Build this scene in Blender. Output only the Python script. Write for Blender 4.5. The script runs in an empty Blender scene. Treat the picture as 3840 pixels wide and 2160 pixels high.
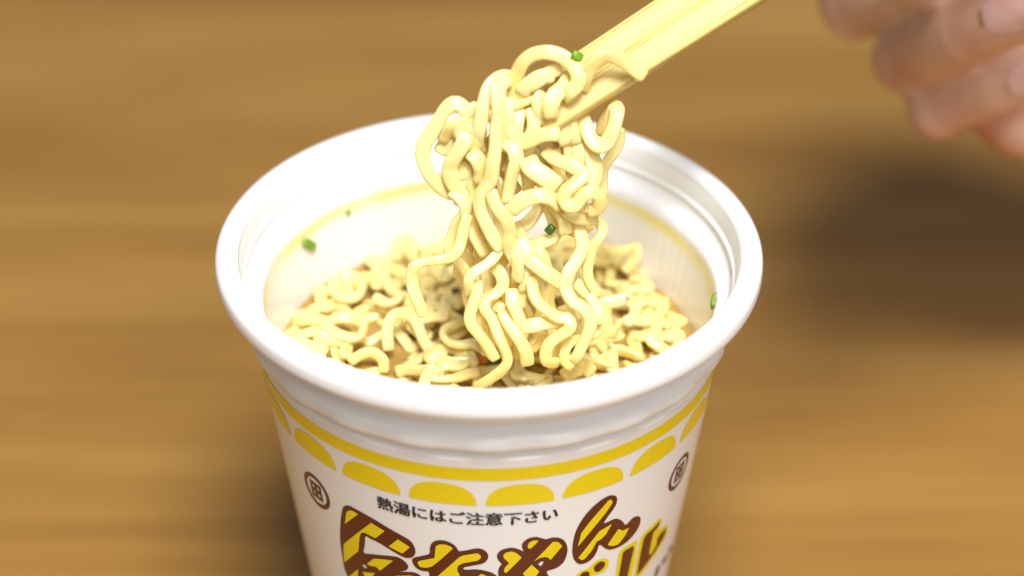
import bpy, bmesh, math, random
from mathutils import Vector, Matrix, noise
from mathutils.geometry import delaunay_2d_cdt
import numpy as np

# ------------------------------------------------------------------ camera, world, lamps, exposure
S = bpy.context.scene
MM = 0.001
CUP_H = 104.0                       # rim height above the table, mm


def W(x, y, z):
    """cup millimetres (origin at the rim centre) to world metres (table at z = 0)"""
    return Vector((x * MM, y * MM, (z + CUP_H) * MM))


cam_d = bpy.data.cameras.new('camera')
cam = bpy.data.objects.new('camera', cam_d)
S.collection.objects.link(cam)
R_ = Vector((0.999946, -0.008688, 0.005727)); U_ = Vector((-3.3e-05, 0.547728, 0.836657)); F_ = Vector((0.010405, 0.836612, -0.547698))
m = Matrix((R_, U_, -F_)).transposed().to_4x4()
m.translation = W(0.0, -339.524, 211.48)
cam.matrix_world = m
cam_d.sensor_width = 36.0
cam_d.lens = 76.91
cam_d.clip_start = 0.01
cam_d.clip_end = 50
cam_d.dof.use_dof = True
cam_d.dof.focus_distance = 0.392
cam_d.dof.aperture_fstop = 6.4
S.camera = cam

world = bpy.data.worlds.new('World')
S.world = world
world.use_nodes = True
bg = world.node_tree.nodes['Background']
bg.inputs[0].default_value = (0.97, 0.975, 0.98, 1)
bg.inputs[1].default_value = 0.19


def lamp(name, loc, target, size, power, col):
    d = bpy.data.lights.new(name, 'AREA')
    d.shape = 'DISK'
    d.size = size
    d.energy = power
    d.color = col
    o = bpy.data.objects.new(name, d)
    o.location = loc
    o.rotation_euler = (Vector(target) - Vector(loc)).to_track_quat('-Z', 'Y').to_euler()
    S.collection.objects.link(o)
    return o


lamp('ceiling_lamp', (0.11, -0.57, 1.38), (0, 0, 0.1), 0.54, 31.0, (1.0, 0.99, 0.985))
lamp('front_fill', (0.40, -1.20, 0.95), (0, 0, 0.1), 0.80, 9.0, (0.985, 0.99, 1.0))  # soft fill added behind the camera to lift the ribs and front wall

S.view_settings.view_transform = 'Standard'
S.view_settings.look = 'None'
S.view_settings.exposure = 0.0
S.view_settings.gamma = 1.0
S.view_settings.use_curve_mapping = False
S.cycles.use_denoising = True
S.cycles.max_bounces = 10
S.cycles.diffuse_bounces = 6
S.cycles.transmission_bounces = 6

# ------------------------------------------------------------------ materials
MAT = {}


def material(name):
    mt = bpy.data.materials.new(name)
    mt.use_nodes = True
    MAT[name] = mt
    return mt, mt.node_tree, mt.node_tree.nodes['Principled BSDF']


def nd(nt, t, **kw):
    n = nt.nodes.new(t)
    for k, v in kw.items():
        setattr(n, k, v)
    return n


def ramp(nt, stops):
    r = nd(nt, 'ShaderNodeValToRGB')
    el = r.color_ramp.elements
    while len(el) < len(stops):
        el.new(0.5)
    for e, (p, c) in zip(el, stops):
        e.position = p
        e.color = (*c, 1)
    return r


def noise_tex(nt, scale, detail=3, rough=0.5, mapping=None, coord='Object'):
    tc = nd(nt, 'ShaderNodeTexCoord')
    src = tc.outputs[coord]
    if mapping:
        mp = nd(nt, 'ShaderNodeMapping')
        mp.inputs['Scale'].default_value = mapping
        nt.links.new(src, mp.inputs[0])
        src = mp.outputs[0]
    n = nd(nt, 'ShaderNodeTexNoise')
    n.inputs['Scale'].default_value = scale
    n.inputs['Detail'].default_value = detail
    n.inputs['Roughness'].default_value = rough
    nt.links.new(src, n.inputs['Vector'])
    return n


def bump(nt, p, src, strength, dist):
    b = nd(nt, 'ShaderNodeBump')
    b.inputs['Strength'].default_value = strength
    b.inputs['Distance'].default_value = dist
    nt.links.new(src, b.inputs['Height'])
    nt.links.new(b.outputs[0], p.inputs['Normal'])


def mix_col(nt, fac, a, b, mode='MIX'):
    mx = nd(nt, 'ShaderNodeMix', data_type='RGBA', blend_type=mode)
    for sock, v in ((mx.inputs[0], fac), (mx.inputs[6], a), (mx.inputs[7], b)):
        if hasattr(v, 'is_linked'):
            nt.links.new(v, sock)
        elif isinstance(v, (int, float)):
            sock.default_value = v
        else:
            sock.default_value = (*v, 1)
    return mx.outputs[2]


# table wood: long streaks of grain along x
mt, nt, p = material('table_wood')
n1 = noise_tex(nt, 1.0, 4, 0.55, (2.2, 26.0, 1.0))
n2 = noise_tex(nt, 1.0, 5, 0.6, (7.0, 190.0, 1.0))
n3 = noise_tex(nt, 1.0, 3, 0.55, (3.5, 9.0, 1.0))
r1 = ramp(nt, [(0.25, (0.260, 0.124, 0.022)), (0.5, (0.342, 0.181, 0.040)), (0.76, (0.42, 0.242, 0.062))])
nt.links.new(n1.outputs[0], r1.inputs[0])
r2 = ramp(nt, [(0.3, (0.90, 0.88, 0.84)), (0.7, (1.06, 1.06, 1.06))])
nt.links.new(n2.outputs[0], r2.inputs[0])
r3 = ramp(nt, [(0.3, (0.78, 0.76, 0.72)), (0.7, (1.14, 1.15, 1.18))])
nt.links.new(n3.outputs[0], r3.inputs[0])
c = mix_col(nt, 1.0, r1.outputs[0], r2.outputs[0], 'MULTIPLY')
c = mix_col(nt, 1.0, c, r3.outputs[0], 'MULTIPLY')
nt.links.new(c, p.inputs['Base Color'])
p.inputs['Roughness'].default_value = 0.42
bump(nt, p, n2.outputs[0], 0.15, 0.0004)

# cup plastic, with a soup stain ring on the inner wall
def cup_plastic(name, stain):
    mt, nt, p = material(name)
    nz = noise_tex(nt, 60, 3)
    base = (0.85, 0.86, 0.87)
    if stain:
        tc = nd(nt, 'ShaderNodeTexCoord')
        sp = nd(nt, 'ShaderNodeSeparateXYZ')
        nt.links.new(tc.outputs['Object'], sp.inputs[0])
        # wobble of the tide line
        ad = nd(nt, 'ShaderNodeMath', operation='MULTIPLY_ADD')
        nt.links.new(nz.outputs[0], ad.inputs[0])
        ad.inputs[1].default_value = 0.0022
        nt.links.new(sp.outputs['Z'], ad.inputs[2])
        mr = nd(nt, 'ShaderNodeMapRange')
        mr.inputs[1].default_value = 0.0775
        mr.inputs[2].default_value = 0.0965
        nt.links.new(ad.outputs[0], mr.inputs[0])
        rp = ramp(nt, [(0.0, (0.16, 0.16, 0.16)), (0.40, (0.05, 0.05, 0.05)), (0.66, (0.05, 0.05, 0.05)), (0.76, (0.45, 0.45, 0.45)),
                       (0.80, (1, 1, 1)), (0.84, (0.7, 0.7, 0.7)), (0.90, (0.0, 0.0, 0.0))])
        nt.links.new(mr.outputs[0], rp.inputs[0])
        n4 = noise_tex(nt, 34, 3, 0.6)
        rr = ramp(nt, [(0.36, (0.12, 0.12, 0.12)), (0.55, (1, 1, 1))])
        nt.links.new(n4.outputs[0], rr.inputs[0])
        fac = mix_col(nt, 1.0, rp.outputs[0], rr.outputs[0], 'MULTIPLY')
        col = mix_col(nt, fac, base, (0.86, 0.76, 0.20))
        nt.links.new(col, p.inputs['Base Color'])
        # fine vertical flutes of the inner wall
        at = nd(nt, 'ShaderNodeMath', operation='ARCTAN2')
        nt.links.new(sp.outputs['X'], at.inputs[0])
        nt.links.new(sp.outputs['Y'], at.inputs[1])
        mu = nd(nt, 'ShaderNodeMath', operation='MULTIPLY')
        nt.links.new(at.outputs[0], mu.inputs[0])
        mu.inputs[1].default_value = 96.0
        sn = nd(nt, 'ShaderNodeMath', operation='SINE')
        nt.links.new(mu.outputs[0], sn.inputs[0])
        bump(nt, p, sn.outputs[0], 0.16, 0.00012)
    else:
        bump(nt, p, nz.outputs[0], 0.04, 0.0004)
        p.inputs['Base Color'].default_value = (*base, 1)
    p.inputs['Roughness'].default_value = 0.30
    p.inputs['IOR'].default_value = 1.48
    p.inputs['Subsurface Weight'].default_value = 0.1
    p.inputs['Subsurface Radius'].default_value = (0.0012, 0.0011, 0.0009)
    p.inputs['Subsurface Scale'].default_value = 1.0


cup_plastic('cup_inner_plastic', True)
cup_plastic('cup_plastic', False)


def ink(name, col, rough=0.32):
    mt, nt, p = material(name)
    nz = noise_tex(nt, 900, 2)
    rp = ramp(nt, [(0.3, tuple(v * 0.97 for v in col)), (0.7, tuple(min(1, v * 1.02) for v in col))])
    nt.links.new(nz.outputs[0], rp.inputs[0])
    nt.links.new(rp.outputs[0], p.inputs['Base Color'])
    p.inputs['Roughness'].default_value = rough


ink('yellow_ink', (0.84, 0.67, 0.005))
ink('brown_ink', (0.105, 0.016, 0.005))
ink('black_ink', (0.025, 0.018, 0.016))
ink('grey_ink', (0.16, 0.14, 0.13))

# noodle
mt, nt, p = material('noodle')
oi = nd(nt, 'ShaderNodeObjectInfo')
nz = noise_tex(nt, 700, 4, 0.6)
rp = ramp(nt, [(0.0, (0.95, 0.83, 0.46)), (1.0, (0.965, 0.89, 0.61))])
nt.links.new(oi.outputs['Random'], rp.inputs[0])
rz = ramp(nt, [(0.3, (0.95, 0.94, 0.90)), (0.65, (1, 1, 1))])
nt.links.new(nz.outputs[0], rz.inputs[0])
c = mix_col(nt, 1.0, rp.outputs[0], rz.outputs[0], 'MULTIPLY')
nt.links.new(c, p.inputs['Base Color'])
p.inputs['Subsurface Weight'].default_value = 0.5
p.inputs['Subsurface Radius'].default_value = (0.0022, 0.0014, 0.00035)
p.inputs['Coat Weight'].default_value = 1.0
p.inputs['Coat Roughness'].default_value = 0.09
p.inputs['Coat IOR'].default_value = 1.36
p.inputs['Coat Tint'].default_value = (1.0, 0.92, 0.65, 1)
p.inputs['Subsurface Scale'].default_value = 1.0
p.inputs['Roughness'].default_value = 0.35
p.inputs['IOR'].default_value = 1.45
bump(nt, p, nz.outputs[0], 0.12, 0.0003)

# broth
mt, nt, p = material('broth')
nz = noise_tex(nt, 120, 3)
rp = ramp(nt, [(0.3, (0.36, 0.215, 0.050)), (0.7, (0.46, 0.295, 0.08))])
nt.links.new(nz.outputs[0], rp.inputs[0])
nt.links.new(rp.outputs[0], p.inputs['Base Color'])
p.inputs['Roughness'].default_value = 0.06
p.inputs['IOR'].default_value = 1.34
p.inputs['Subsurface Weight'].default_value = 0.4
p.inputs['Subsurface Radius'].default_value = (0.004, 0.002, 0.0006)
bump(nt, p, nz.outputs[0], 0.25, 0.001)

mt, nt, p = material('bubble')
p.inputs['Base Color'].default_value = (0.95, 0.86, 0.62, 1)
p.inputs['Transmission Weight'].default_value = 0.85
p.inputs['Roughness'].default_value = 0.03
p.inputs['IOR'].default_value = 1.2
nz = noise_tex(nt, 500, 2)
bump(nt, p, nz.outputs[0], 0.05, 0.0002)

# bamboo: streaks along the stick (local x)
mt, nt, p = material('bamboo')
n1 = noise_tex(nt, 1.0, 4, 0.6, (7.0, 2000.0, 2000.0))
n2 = noise_tex(nt, 1.0, 2, 0.5, (18.0, 420.0, 420.0))
r1 = ramp(nt, [(0.34, (0.52, 0.33, 0.08)), (0.47, (0.73, 0.55, 0.17)), (0.62, (0.80, 0.65, 0.24))])
nt.links.new(n1.outputs[0], r1.inputs[0])
r2 = ramp(nt, [(0.3, (0.86, 0.82, 0.72)), (0.6, (1.0, 1.0, 1.0))])
nt.links.new(n2.outputs[0], r2.inputs[0])
c = mix_col(nt, 1.0, r1.outputs[0], r2.outputs[0], 'MULTIPLY')
nt.links.new(c, p.inputs['Base Color'])
p.inputs['Roughness'].default_value = 0.42
p.inputs['Subsurface Weight'].default_value = 0.15
p.inputs['Subsurface Radius'].default_value = (0.001, 0.0007, 0.0003)
bump(nt, p, n1.outputs[0], 0.25, 0.0003)


def veg(name, a, b_, scale=900):
    mt, nt, p = material(name)
    nz = noise_tex(nt, scale, 3)
    rp = ramp(nt, [(0.3, a), (0.7, b_)])
    nt.links.new(nz.outputs[0], rp.inputs[0])
    nt.links.new(rp.outputs[0], p.inputs['Base Color'])
    p.inputs['Roughness'].default_value = 0.3
    p.inputs['Subsurface Weight'].default_value = 0.3
    p.inputs['Subsurface Radius'].default_value = (0.0004, 0.0008, 0.0002)


veg('scallion', (0.10, 0.24, 0.008), (0.22, 0.42, 0.02))
veg('scallion_dark', (0.03, 0.10, 0.006), (0.07, 0.19, 0.015))
veg('carrot', (0.55, 0.16, 0.015), (0.70, 0.26, 0.03))
veg('meat', (0.10, 0.05, 0.02), (0.22, 0.11, 0.05))

# skin
mt, nt, p = material('skin')
n1 = noise_tex(nt, 48, 4, 0.55)
r1 = ramp(nt, [(0.34, (0.66, 0.33, 0.24)), (0.5, (0.76, 0.49, 0.37)), (0.66, (0.83, 0.61, 0.47))])
nt.links.new(n1.outputs[0], r1.inputs[0])
nt.links.new(r1.outputs[0], p.inputs['Base Color'])
p.inputs['Subsurface Weight'].default_value = 0.55
p.inputs['Subsurface Radius'].default_value = (0.0042, 0.0016, 0.0008)
p.inputs['Subsurface Scale'].default_value = 1.0
p.inputs['Roughness'].default_value = 0.45
n2 = noise_tex(nt, 900, 3, 0.6)
bump(nt, p, n2.outputs[0], 0.2, 0.0003)
mt, nt, p = material('nail')
n1 = noise_tex(nt, 300, 2)
r1 = ramp(nt, [(0.3, (0.80, 0.52, 0.48)), (0.7, (0.85, 0.60, 0.56))])
nt.links.new(n1.outputs[0], r1.inputs[0])
nt.links.new(r1.outputs[0], p.inputs['Base Color'])
p.inputs['Roughness'].default_value = 0.2
p.inputs['Subsurface Weight'].default_value = 0.3
p.inputs['Subsurface Radius'].default_value = (0.002, 0.001, 0.0006)

# ------------------------------------------------------------------ helpers
def obj(name, verts, faces, mat, parent=None, smooth=True):
    me = bpy.data.meshes.new(name)
    me.from_pydata([tuple(v) for v in verts], [], faces)
    me.materials.append(MAT[mat])
    if smooth:
        me.polygons.foreach_set('use_smooth', [True] * len(me.polygons))
    me.update()
    o = bpy.data.objects.new(name, me)
    S.collection.objects.link(o)
    if parent is not None:
        o.parent = parent
    return o


def tag(o, label=None, cat=None, group=None, kind=None):
    if label:
        o['label'] = label
    if cat:
        o['category'] = cat
    if group:
        o['group'] = group
    if kind:
        o['kind'] = kind
    return o


def empty(name, label, cat, group=None, loc=(0, 0, 0)):
    o = bpy.data.objects.new(name, None)
    o.empty_display_size = 0.01
    o.location = loc
    S.collection.objects.link(o)
    return tag(o, label, cat, group)


def catmull(P, step, closed=False):
    P = [Vector(p) for p in P]
    n = len(P)
    out = []
    for i in range(n if closed else n - 1):
        if closed:
            a, b, c_, d = P[(i - 1) % n], P[i], P[(i + 1) % n], P[(i + 2) % n]
        else:
            b, c_ = P[i], P[i + 1]
            a = P[i - 1] if i > 0 else b * 2 - c_
            d = P[i + 2] if i + 2 < n else c_ * 2 - b
        k = max(2, int((c_ - b).length / step + 0.5))
        t1 = (c_ - a) * 0.5
        t2 = (d - b) * 0.5
        L = (c_ - b).length
        # keep tangents from overshooting on uneven spacing
        t1 = t1 * min(1.0, 1.25 * L / max(t1.length, 1e-9))
        t2 = t2 * min(1.0, 1.25 * L / max(t2.length, 1e-9))
        for j in range(k):
            t = j / k
            out.append(b * (2 * t**3 - 3 * t**2 + 1) + t1 * (t**3 - 2 * t**2 + t) + c_ * (-2 * t**3 + 3 * t**2) + t2 * (t**3 - t**2))
    if not closed:
        out.append(P[-1])
    return out

# ------------------------------------------------------------------ measured shapes, millimetres from the rim centre
LIFTED=[
('cream noodle forming the highest loop over the chopstick tips',1.25,[(3.1,0.5,28.0),(4.0,0.2,30.8),(4.9,-0.1,33.8),(5.9,-0.5,36.4),(7.6,-0.6,37.9),(9.9,-0.9,38.5),(12.2,-1.1,38.0),(14.1,-2.0,37.0),(15.4,-3.1,35.4),(15.2,-3.6,33.7),(13.9,-4.0,32.4),(13.0,-3.3,31.0)]),
('cream noodle draped across the face of the chopsticks with a cut end',1.25,[(16.1,-2.0,32.0),(16.7,-2.6,34.5),(17.4,-2.8,36.5),(18.4,-2.9,37.9),(19.7,-2.6,38.7),(21.4,-2.5,38.5),(23.6,-2.6,37.4),(25.5,-2.9,36.0),(26.7,-2.9,35.0)]),
('cream noodle slanting under the highest loop',1.25,[(12.3,0.2,34.8),(10.3,-1.0,34.5),(8.4,-1.9,33.5),(6.3,-1.8,32.1),(4.4,-1.1,30.4),(2.8,-0.5,28.6)]),
('short cream noodle hanging over the chopstick tips with a rounded end',1.25,[(14.0,-0.6,33.9),(13.0,-2.7,32.8),(11.4,-4.2,31.9),(10.7,-5.2,30.5),(10.7,-5.3,28.3)]),
(None,1.14,[(9.2,-1.0,30.8),(7.1,-1.8,30.0),(5.0,-2.1,29.2),(2.6,-1.9,27.8)]),
(None,1.25,[(5.4,-1.9,28.0),(4.7,-3.5,26.3),(4.5,-4.2,24.2),(5.2,-4.2,22.2)]),
(None,1.25,[(7.5,-2.9,28.5),(7.8,-4.0,26.6),(7.5,-4.7,24.5),(6.3,-4.6,22.9),(4.6,-3.7,21.7)]),
('cream noodle with a square cut end just below the chopstick tips',1.31,[(4.6,-4.7,22.3),(7.1,-5.5,23.5),(9.0,-5.8,24.8),(10.7,-6.2,25.3),(12.0,-6.2,25.3)]),
('cream noodle arching down the left of the bundle beside the longest strand',1.14,[(4.5,1.6,31.7),(2.9,-0.2,33.5),(1.3,-1.3,33.6),(-0.2,-2.8,32.6),(-1.0,-4.1,30.3),(-1.4,-4.9,27.7),(-1.8,-5.1,25.1),(-1.9,-4.6,22.9),(-1.5,-4.1,20.5)]),
('longest cream noodle running down the middle front of the lifted bundle',1.20,[(3.4,-1.3,33.6),(1.8,-3.7,33.4),(1.5,-5.4,31.6),(1.6,-6.2,29.0),(1.1,-7.1,26.2),(1.0,-8.0,23.1),(0.6,-8.8,20.5),(0.3,-9.0,18.0),(-0.6,-8.9,16.3),(-1.6,-8.9,14.2),(-1.6,-9.6,12.1),(-0.6,-10.8,10.0),(0.7,-11.5,7.6),(2.0,-11.6,5.2)]),
('cream noodle making the big open loop at the left of the lifted bundle',1.25,[(-2.7,-1.6,25.0),(-3.7,-2.1,27.1),(-5.0,-1.7,28.5),(-6.3,-1.6,28.8),(-7.7,-1.9,27.7),(-8.9,-2.5,25.8),(-10.3,-3.2,23.5),(-11.5,-3.8,21.6),(-11.7,-4.3,19.8),(-11.4,-4.8,18.3),(-10.4,-5.3,16.4),(-9.0,-5.3,14.5),(-7.3,-5.1,13.1),(-5.9,-5.3,12.6)]),
(None,1.14,[(-8.1,-2.5,22.0),(-7.6,-2.7,23.2),(-6.6,-3.3,25.0),(-5.3,-3.1,25.8),(-4.0,-2.6,25.5),(-2.7,-2.3,24.6)]),
('cream noodle twisting inside the big left loop',1.37,[(-4.7,-4.6,24.8),(-4.3,-5.5,23.7),(-5.1,-5.9,22.2),(-6.3,-6.0,20.1),(-6.9,-5.9,18.4),(-6.5,-6.1,15.9),(-5.4,-6.1,13.7),(-4.6,-6.6,12.2)]),
(None,1.37,[(-6.0,-3.6,24.1),(-4.0,-4.6,24.8),(-2.7,-5.0,23.5),(-2.3,-4.9,21.7)]),
(None,1.37,[(-3.2,-5.7,21.2),(-1.9,-6.6,20.2),(-1.3,-6.6,18.2),(-1.5,-6.7,16.0)]),
(None,1.48,[(2.8,-2.0,27.6),(3.4,-3.2,25.6),(3.0,-3.3,23.1)]),
(None,1.48,[(-6.7,-3.7,18.1),(-5.4,-4.5,17.3),(-3.7,-5.2,17.0),(-2.8,-5.2,15.1)]),
(None,1.00,[(-6.7,-6.2,13.5),(-5.2,-7.0,12.7),(-4.2,-7.5,11.1),(-4.6,-7.4,9.3),(-5.7,-7.3,7.9),(-6.7,-7.4,5.3),(-7.3,-8.1,3.2),(-7.1,-8.3,2.2)]),
('cream noodle bent like a hook at the left, hanging clear of the bundle',0.95,[(-3.9,-8.4,10.1),(-4.6,-9.6,8.1),(-5.0,-10.7,6.2),(-5.7,-11.7,4.7),(-7.0,-12.1,3.6),(-9.3,-12.7,3.4),(-11.6,-12.8,3.1),(-13.3,-13.6,2.6),(-13.7,-14.1,0.6),(-13.4,-15.3,-1.3),(-12.8,-16.2,-2.5),(-12.2,-16.7,-4.1),(-11.8,-17.1,-5.4)]),
(None,0.85,[(-6.1,-7.6,0.7),(-4.8,-8.1,-0.9),(-3.5,-8.1,-3.3),(-2.5,-8.1,-5.1)]),
(None,1.00,[(-2.9,-5.5,11.8),(-2.9,-6.3,9.2),(-2.9,-7.6,6.7),(-2.0,-8.8,4.6),(-0.8,-9.4,2.6)]),
('cream noodle winding right of the longest strand in the bundle middle',1.10,[(0.3,-9.1,15.6),(0.8,-10.1,14.2),(1.8,-11.2,12.7),(3.1,-11.7,11.0),(3.6,-11.7,8.7),(3.3,-11.8,6.5),(3.8,-11.8,4.5),(4.7,-12.3,2.9),(5.2,-12.3,0.8),(4.8,-12.3,-1.3)]),
(None,1.14,[(2.9,-4.7,22.5),(4.4,-6.0,21.9),(4.8,-6.7,19.7),(4.5,-6.8,19.3),(3.9,-6.9,17.1),(3.4,-7.1,14.4),(3.1,-7.7,12.4)]),
('thin cream noodle curling into a small crook low in the bundle',0.85,[(2.0,-11.1,4.9),(0.7,-12.6,3.7),(-1.1,-13.6,2.6),(-2.8,-14.4,1.8),(-3.6,-14.8,0.5),(-3.5,-14.7,-1.3),(-3.7,-14.4,-2.5)]),
('cream noodle hanging lower left of the bundle with a thick rounded tip',1.00,[(-1.9,-13.9,-0.5),(-2.1,-15.4,-1.7),(-2.9,-16.6,-3.6),(-3.4,-17.6,-5.3),(-3.0,-18.6,-6.6),(-1.7,-19.6,-7.9),(-0.2,-20.2,-10.0),(1.1,-20.8,-12.2)]),
('long cream noodle sweeping from the bundle to the front rim',0.95,[(0.9,-11.1,1.0),(2.2,-12.5,-0.0),(2.4,-13.6,-1.5),(1.1,-14.5,-2.6),(-0.4,-15.2,-3.1),(-0.9,-16.0,-3.8),(-0.6,-16.8,-4.6),(0.4,-17.7,-5.6),(1.2,-18.8,-7.2),(2.0,-19.9,-8.9),(3.0,-20.5,-11.2),(3.2,-21.0,-12.9),(2.1,-21.4,-14.4),(0.6,-21.3,-15.9),(-0.9,-21.1,-17.2),(-2.2,-20.3,-18.8)]),
(None,1.00,[(-1.9,-14.4,-6.6),(-1.4,-15.2,-7.3),(-0.9,-15.2,-9.1)]),
('cream noodle dropping beside the S shaped strand at the bundle foot',1.10,[(4.0,-15.3,-1.3),(4.1,-16.9,-2.6),(4.8,-17.4,-4.4),(5.6,-17.9,-6.3),(6.4,-17.8,-8.1)]),
('cream noodle lying level behind the S shaped strand',1.15,[(6.1,-18.2,-7.3),(7.7,-18.6,-6.6),(9.6,-18.0,-6.5),(11.9,-16.9,-6.9),(13.4,-15.9,-7.4)]),
('straight cream noodle at the bundle foot with a thick blunt end',1.15,[(2.4,-16.4,-5.3),(3.3,-18.0,-6.6),(4.6,-19.5,-7.7),(5.8,-20.1,-9.5),(6.6,-20.5,-11.2),(6.8,-20.6,-13.5)]),
('cream noodle bent in an S at the front foot of the bundle',1.05,[(7.6,-13.5,0.6),(7.7,-15.3,-1.3),(8.5,-16.9,-2.6),(10.2,-17.8,-3.9),(12.1,-18.2,-5.1),(13.8,-18.3,-5.4),(14.4,-19.1,-6.1),(13.8,-19.4,-7.2),(12.2,-19.7,-8.2),(10.7,-20.1,-9.5),(10.1,-20.5,-11.2),(10.4,-21.0,-12.7),(12.1,-20.5,-13.3)]),
('broad flat cream noodle slanting right across the lower bundle',1.30,[(7.0,-13.7,4.2),(9.1,-14.7,2.9),(10.9,-15.0,1.6),(12.7,-14.9,-0.0)]),
(None,1.10,[(4.1,-10.9,5.5),(4.9,-12.5,4.1),(5.2,-13.1,2.1),(4.9,-13.2,-0.4)]),
(None,1.00,[(5.7,-10.6,6.5),(6.8,-12.3,4.9),(7.0,-13.0,2.4),(6.9,-13.7,-0.0),(5.9,-13.8,-2.2)]),
('longest cream noodle on the right of the bundle, wavy down to the broth',1.10,[(15.7,-8.8,8.8),(16.3,-10.6,6.7),(16.5,-11.6,5.2),(15.6,-12.7,3.6),(14.3,-14.2,2.4),(13.7,-15.2,1.1),(13.5,-15.7,-0.5),(14.7,-16.8,-2.5),(16.4,-17.2,-3.6),(17.5,-17.5,-4.9),(18.0,-17.9,-6.3),(17.6,-18.5,-8.2),(16.6,-19.1,-10.4),(15.8,-19.6,-12.2),(15.0,-19.4,-13.6)]),
('thin cream noodle outermost on the right of the lower bundle',0.90,[(17.5,-7.4,9.3),(19.4,-8.2,8.7),(20.1,-9.2,7.5),(19.4,-10.1,6.2),(18.3,-10.6,4.7),(17.8,-11.2,2.6),(17.5,-11.8,0.6),(17.9,-12.3,-1.3),(18.9,-12.8,-3.0),(19.2,-13.0,-3.8)]),
('cream noodle curling round the foot of the right bundle strand',0.80,[(20.1,-13.6,-8.0),(20.1,-14.7,-9.6),(18.6,-15.6,-10.8),(16.4,-16.8,-10.6),(14.5,-18.0,-10.6),(13.5,-18.9,-11.9),(13.6,-19.5,-13.7),(14.7,-19.8,-14.8)]),
('cream noodle bowed under the open gap in the bundle',1.05,[(7.1,-8.0,3.5),(9.0,-8.8,4.5),(10.8,-8.7,5.1),(11.8,-8.3,6.2),(11.6,-7.9,7.9),(11.1,-7.4,9.5),(10.4,-6.9,11.1)]),
(None,1.10,[(4.6,-7.9,7.9),(5.2,-8.7,7.2),(5.9,-9.5,6.2)]),
(None,1.10,[(9.2,-5.8,10.8),(8.0,-6.9,9.2),(6.7,-7.8,8.0),(5.1,-8.1,7.2)]),
('broad cream noodle edging the open gap on its right',1.30,[(10.7,-7.6,12.8),(12.2,-8.7,11.1),(13.2,-9.7,9.7),(13.5,-10.3,7.6)]),
('cream noodle arching over the open gap in the bundle',1.25,[(3.9,-11.2,12.7),(5.5,-11.2,14.4),(7.2,-11.0,15.3),(9.3,-10.9,15.6),(11.1,-10.6,14.6),(12.4,-10.5,13.1)]),
('broad cream noodle slanting just below the chopstick tips',1.65,[(6.7,-6.5,20.4),(7.7,-8.0,19.3),(9.8,-8.9,18.2),(11.9,-9.4,16.7)]),
('cream noodle zigzagging into a tight curl at the right of the bundle',1.14,[(9.8,-5.1,21.2),(11.6,-6.5,20.4),(14.2,-7.8,19.9),(16.2,-8.7,19.0),(16.4,-9.0,18.6),(14.9,-10.3,17.6),(13.5,-11.1,16.8),(13.0,-11.5,15.4),(13.8,-12.4,14.4),(15.1,-12.4,14.6),(16.2,-11.9,16.0),(17.3,-11.7,16.8),(18.8,-11.3,16.2),(19.3,-11.2,14.6),(18.9,-11.1,13.1),(17.4,-11.1,12.8)]),
(None,1.10,[(13.4,-10.2,12.0),(15.1,-10.5,11.0),(16.9,-10.1,10.4),(18.9,-9.1,9.6)]),
('cream noodle hanging in a U under the chopsticks',1.20,[(16.6,-1.3,25.9),(17.2,-3.0,24.2),(18.1,-4.6,22.9),(19.3,-5.3,22.4),(20.6,-5.1,23.0),(21.6,-4.6,24.9),(22.2,-3.4,26.7),(22.4,-1.9,27.8),(21.8,-0.7,28.0),(20.9,-0.5,26.6),(20.2,-0.7,24.3),(19.9,-0.7,22.1)]),
('cream noodle falling below the U shaped loop at the right',1.37,[(17.3,-2.5,22.1),(17.9,-3.7,19.9),(18.5,-4.8,18.3),(18.5,-5.8,16.7),(17.9,-6.9,15.3)]),
('dim cream noodle at the right back edge of the bundle',1.03,[(23.2,2.1,21.8),(23.0,1.4,19.3),(21.7,0.6,16.8),(20.5,0.1,14.9),(20.3,-0.5,12.9),(20.3,-1.3,10.1)]),
(None,1.37,[(14.1,-2.5,25.7),(14.6,-3.1,23.8),(15.1,-3.1,21.9)]),
(None,1.14,[(13.2,-2.3,22.5),(14.0,-2.9,20.6),(14.2,-3.5,18.7)]),
(None,1.14,[(15.5,-2.5,22.1),(15.8,-3.6,20.3),(15.7,-4.3,18.0)]),
(None,1.00,[(-3.6,1.0,18.1),(-2.6,-0.9,11.5),(-2.1,-3.0,4.4),(-1.7,-6.1,-2.2),(-2.2,-9.1,-8.9)]),
(None,1.00,[(-0.2,1.3,19.1),(0.7,-1.6,9.2),(2.2,-3.7,2.0),(1.7,-6.7,-4.6),(0.7,-10.8,-10.6)]),
(None,1.00,[(3.1,0.9,21.5),(2.6,-1.2,14.5),(1.7,-3.3,7.4),(3.1,-6.4,0.8)]),
(None,1.00,[(13.6,0.0,18.7),(15.0,-1.6,13.1),(15.8,-3.3,7.4),(14.6,-5.4,4.2)]),
(None,1.14,[(-1.6,-0.7,24.0),(-5.9,-2.0,19.8),(-6.6,-3.8,13.8)]),
(None,1.14,[(5.4,0.8,25.3),(4.5,-2.0,19.8),(3.1,-3.1,16.1)]),
(None,1.14,[(11.6,-2.0,19.9),(12.6,-3.6,14.3),(11.7,-4.7,10.5)]),
(None,1.14,[(-4.5,0.6,20.6),(-3.6,-1.1,15.0),(-4.5,-2.5,10.2),(-3.1,-3.7,6.0)]),
(None,1.14,[(6.8,-0.0,26.3),(7.3,-2.4,22.3),(5.9,-3.5,18.6)]),
(None,1.00,[(-0.7,-8.1,-0.9),(-0.2,-10.7,-6.1),(-1.2,-13.4,-11.2),(0.7,-15.8,-15.4)]),
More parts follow.
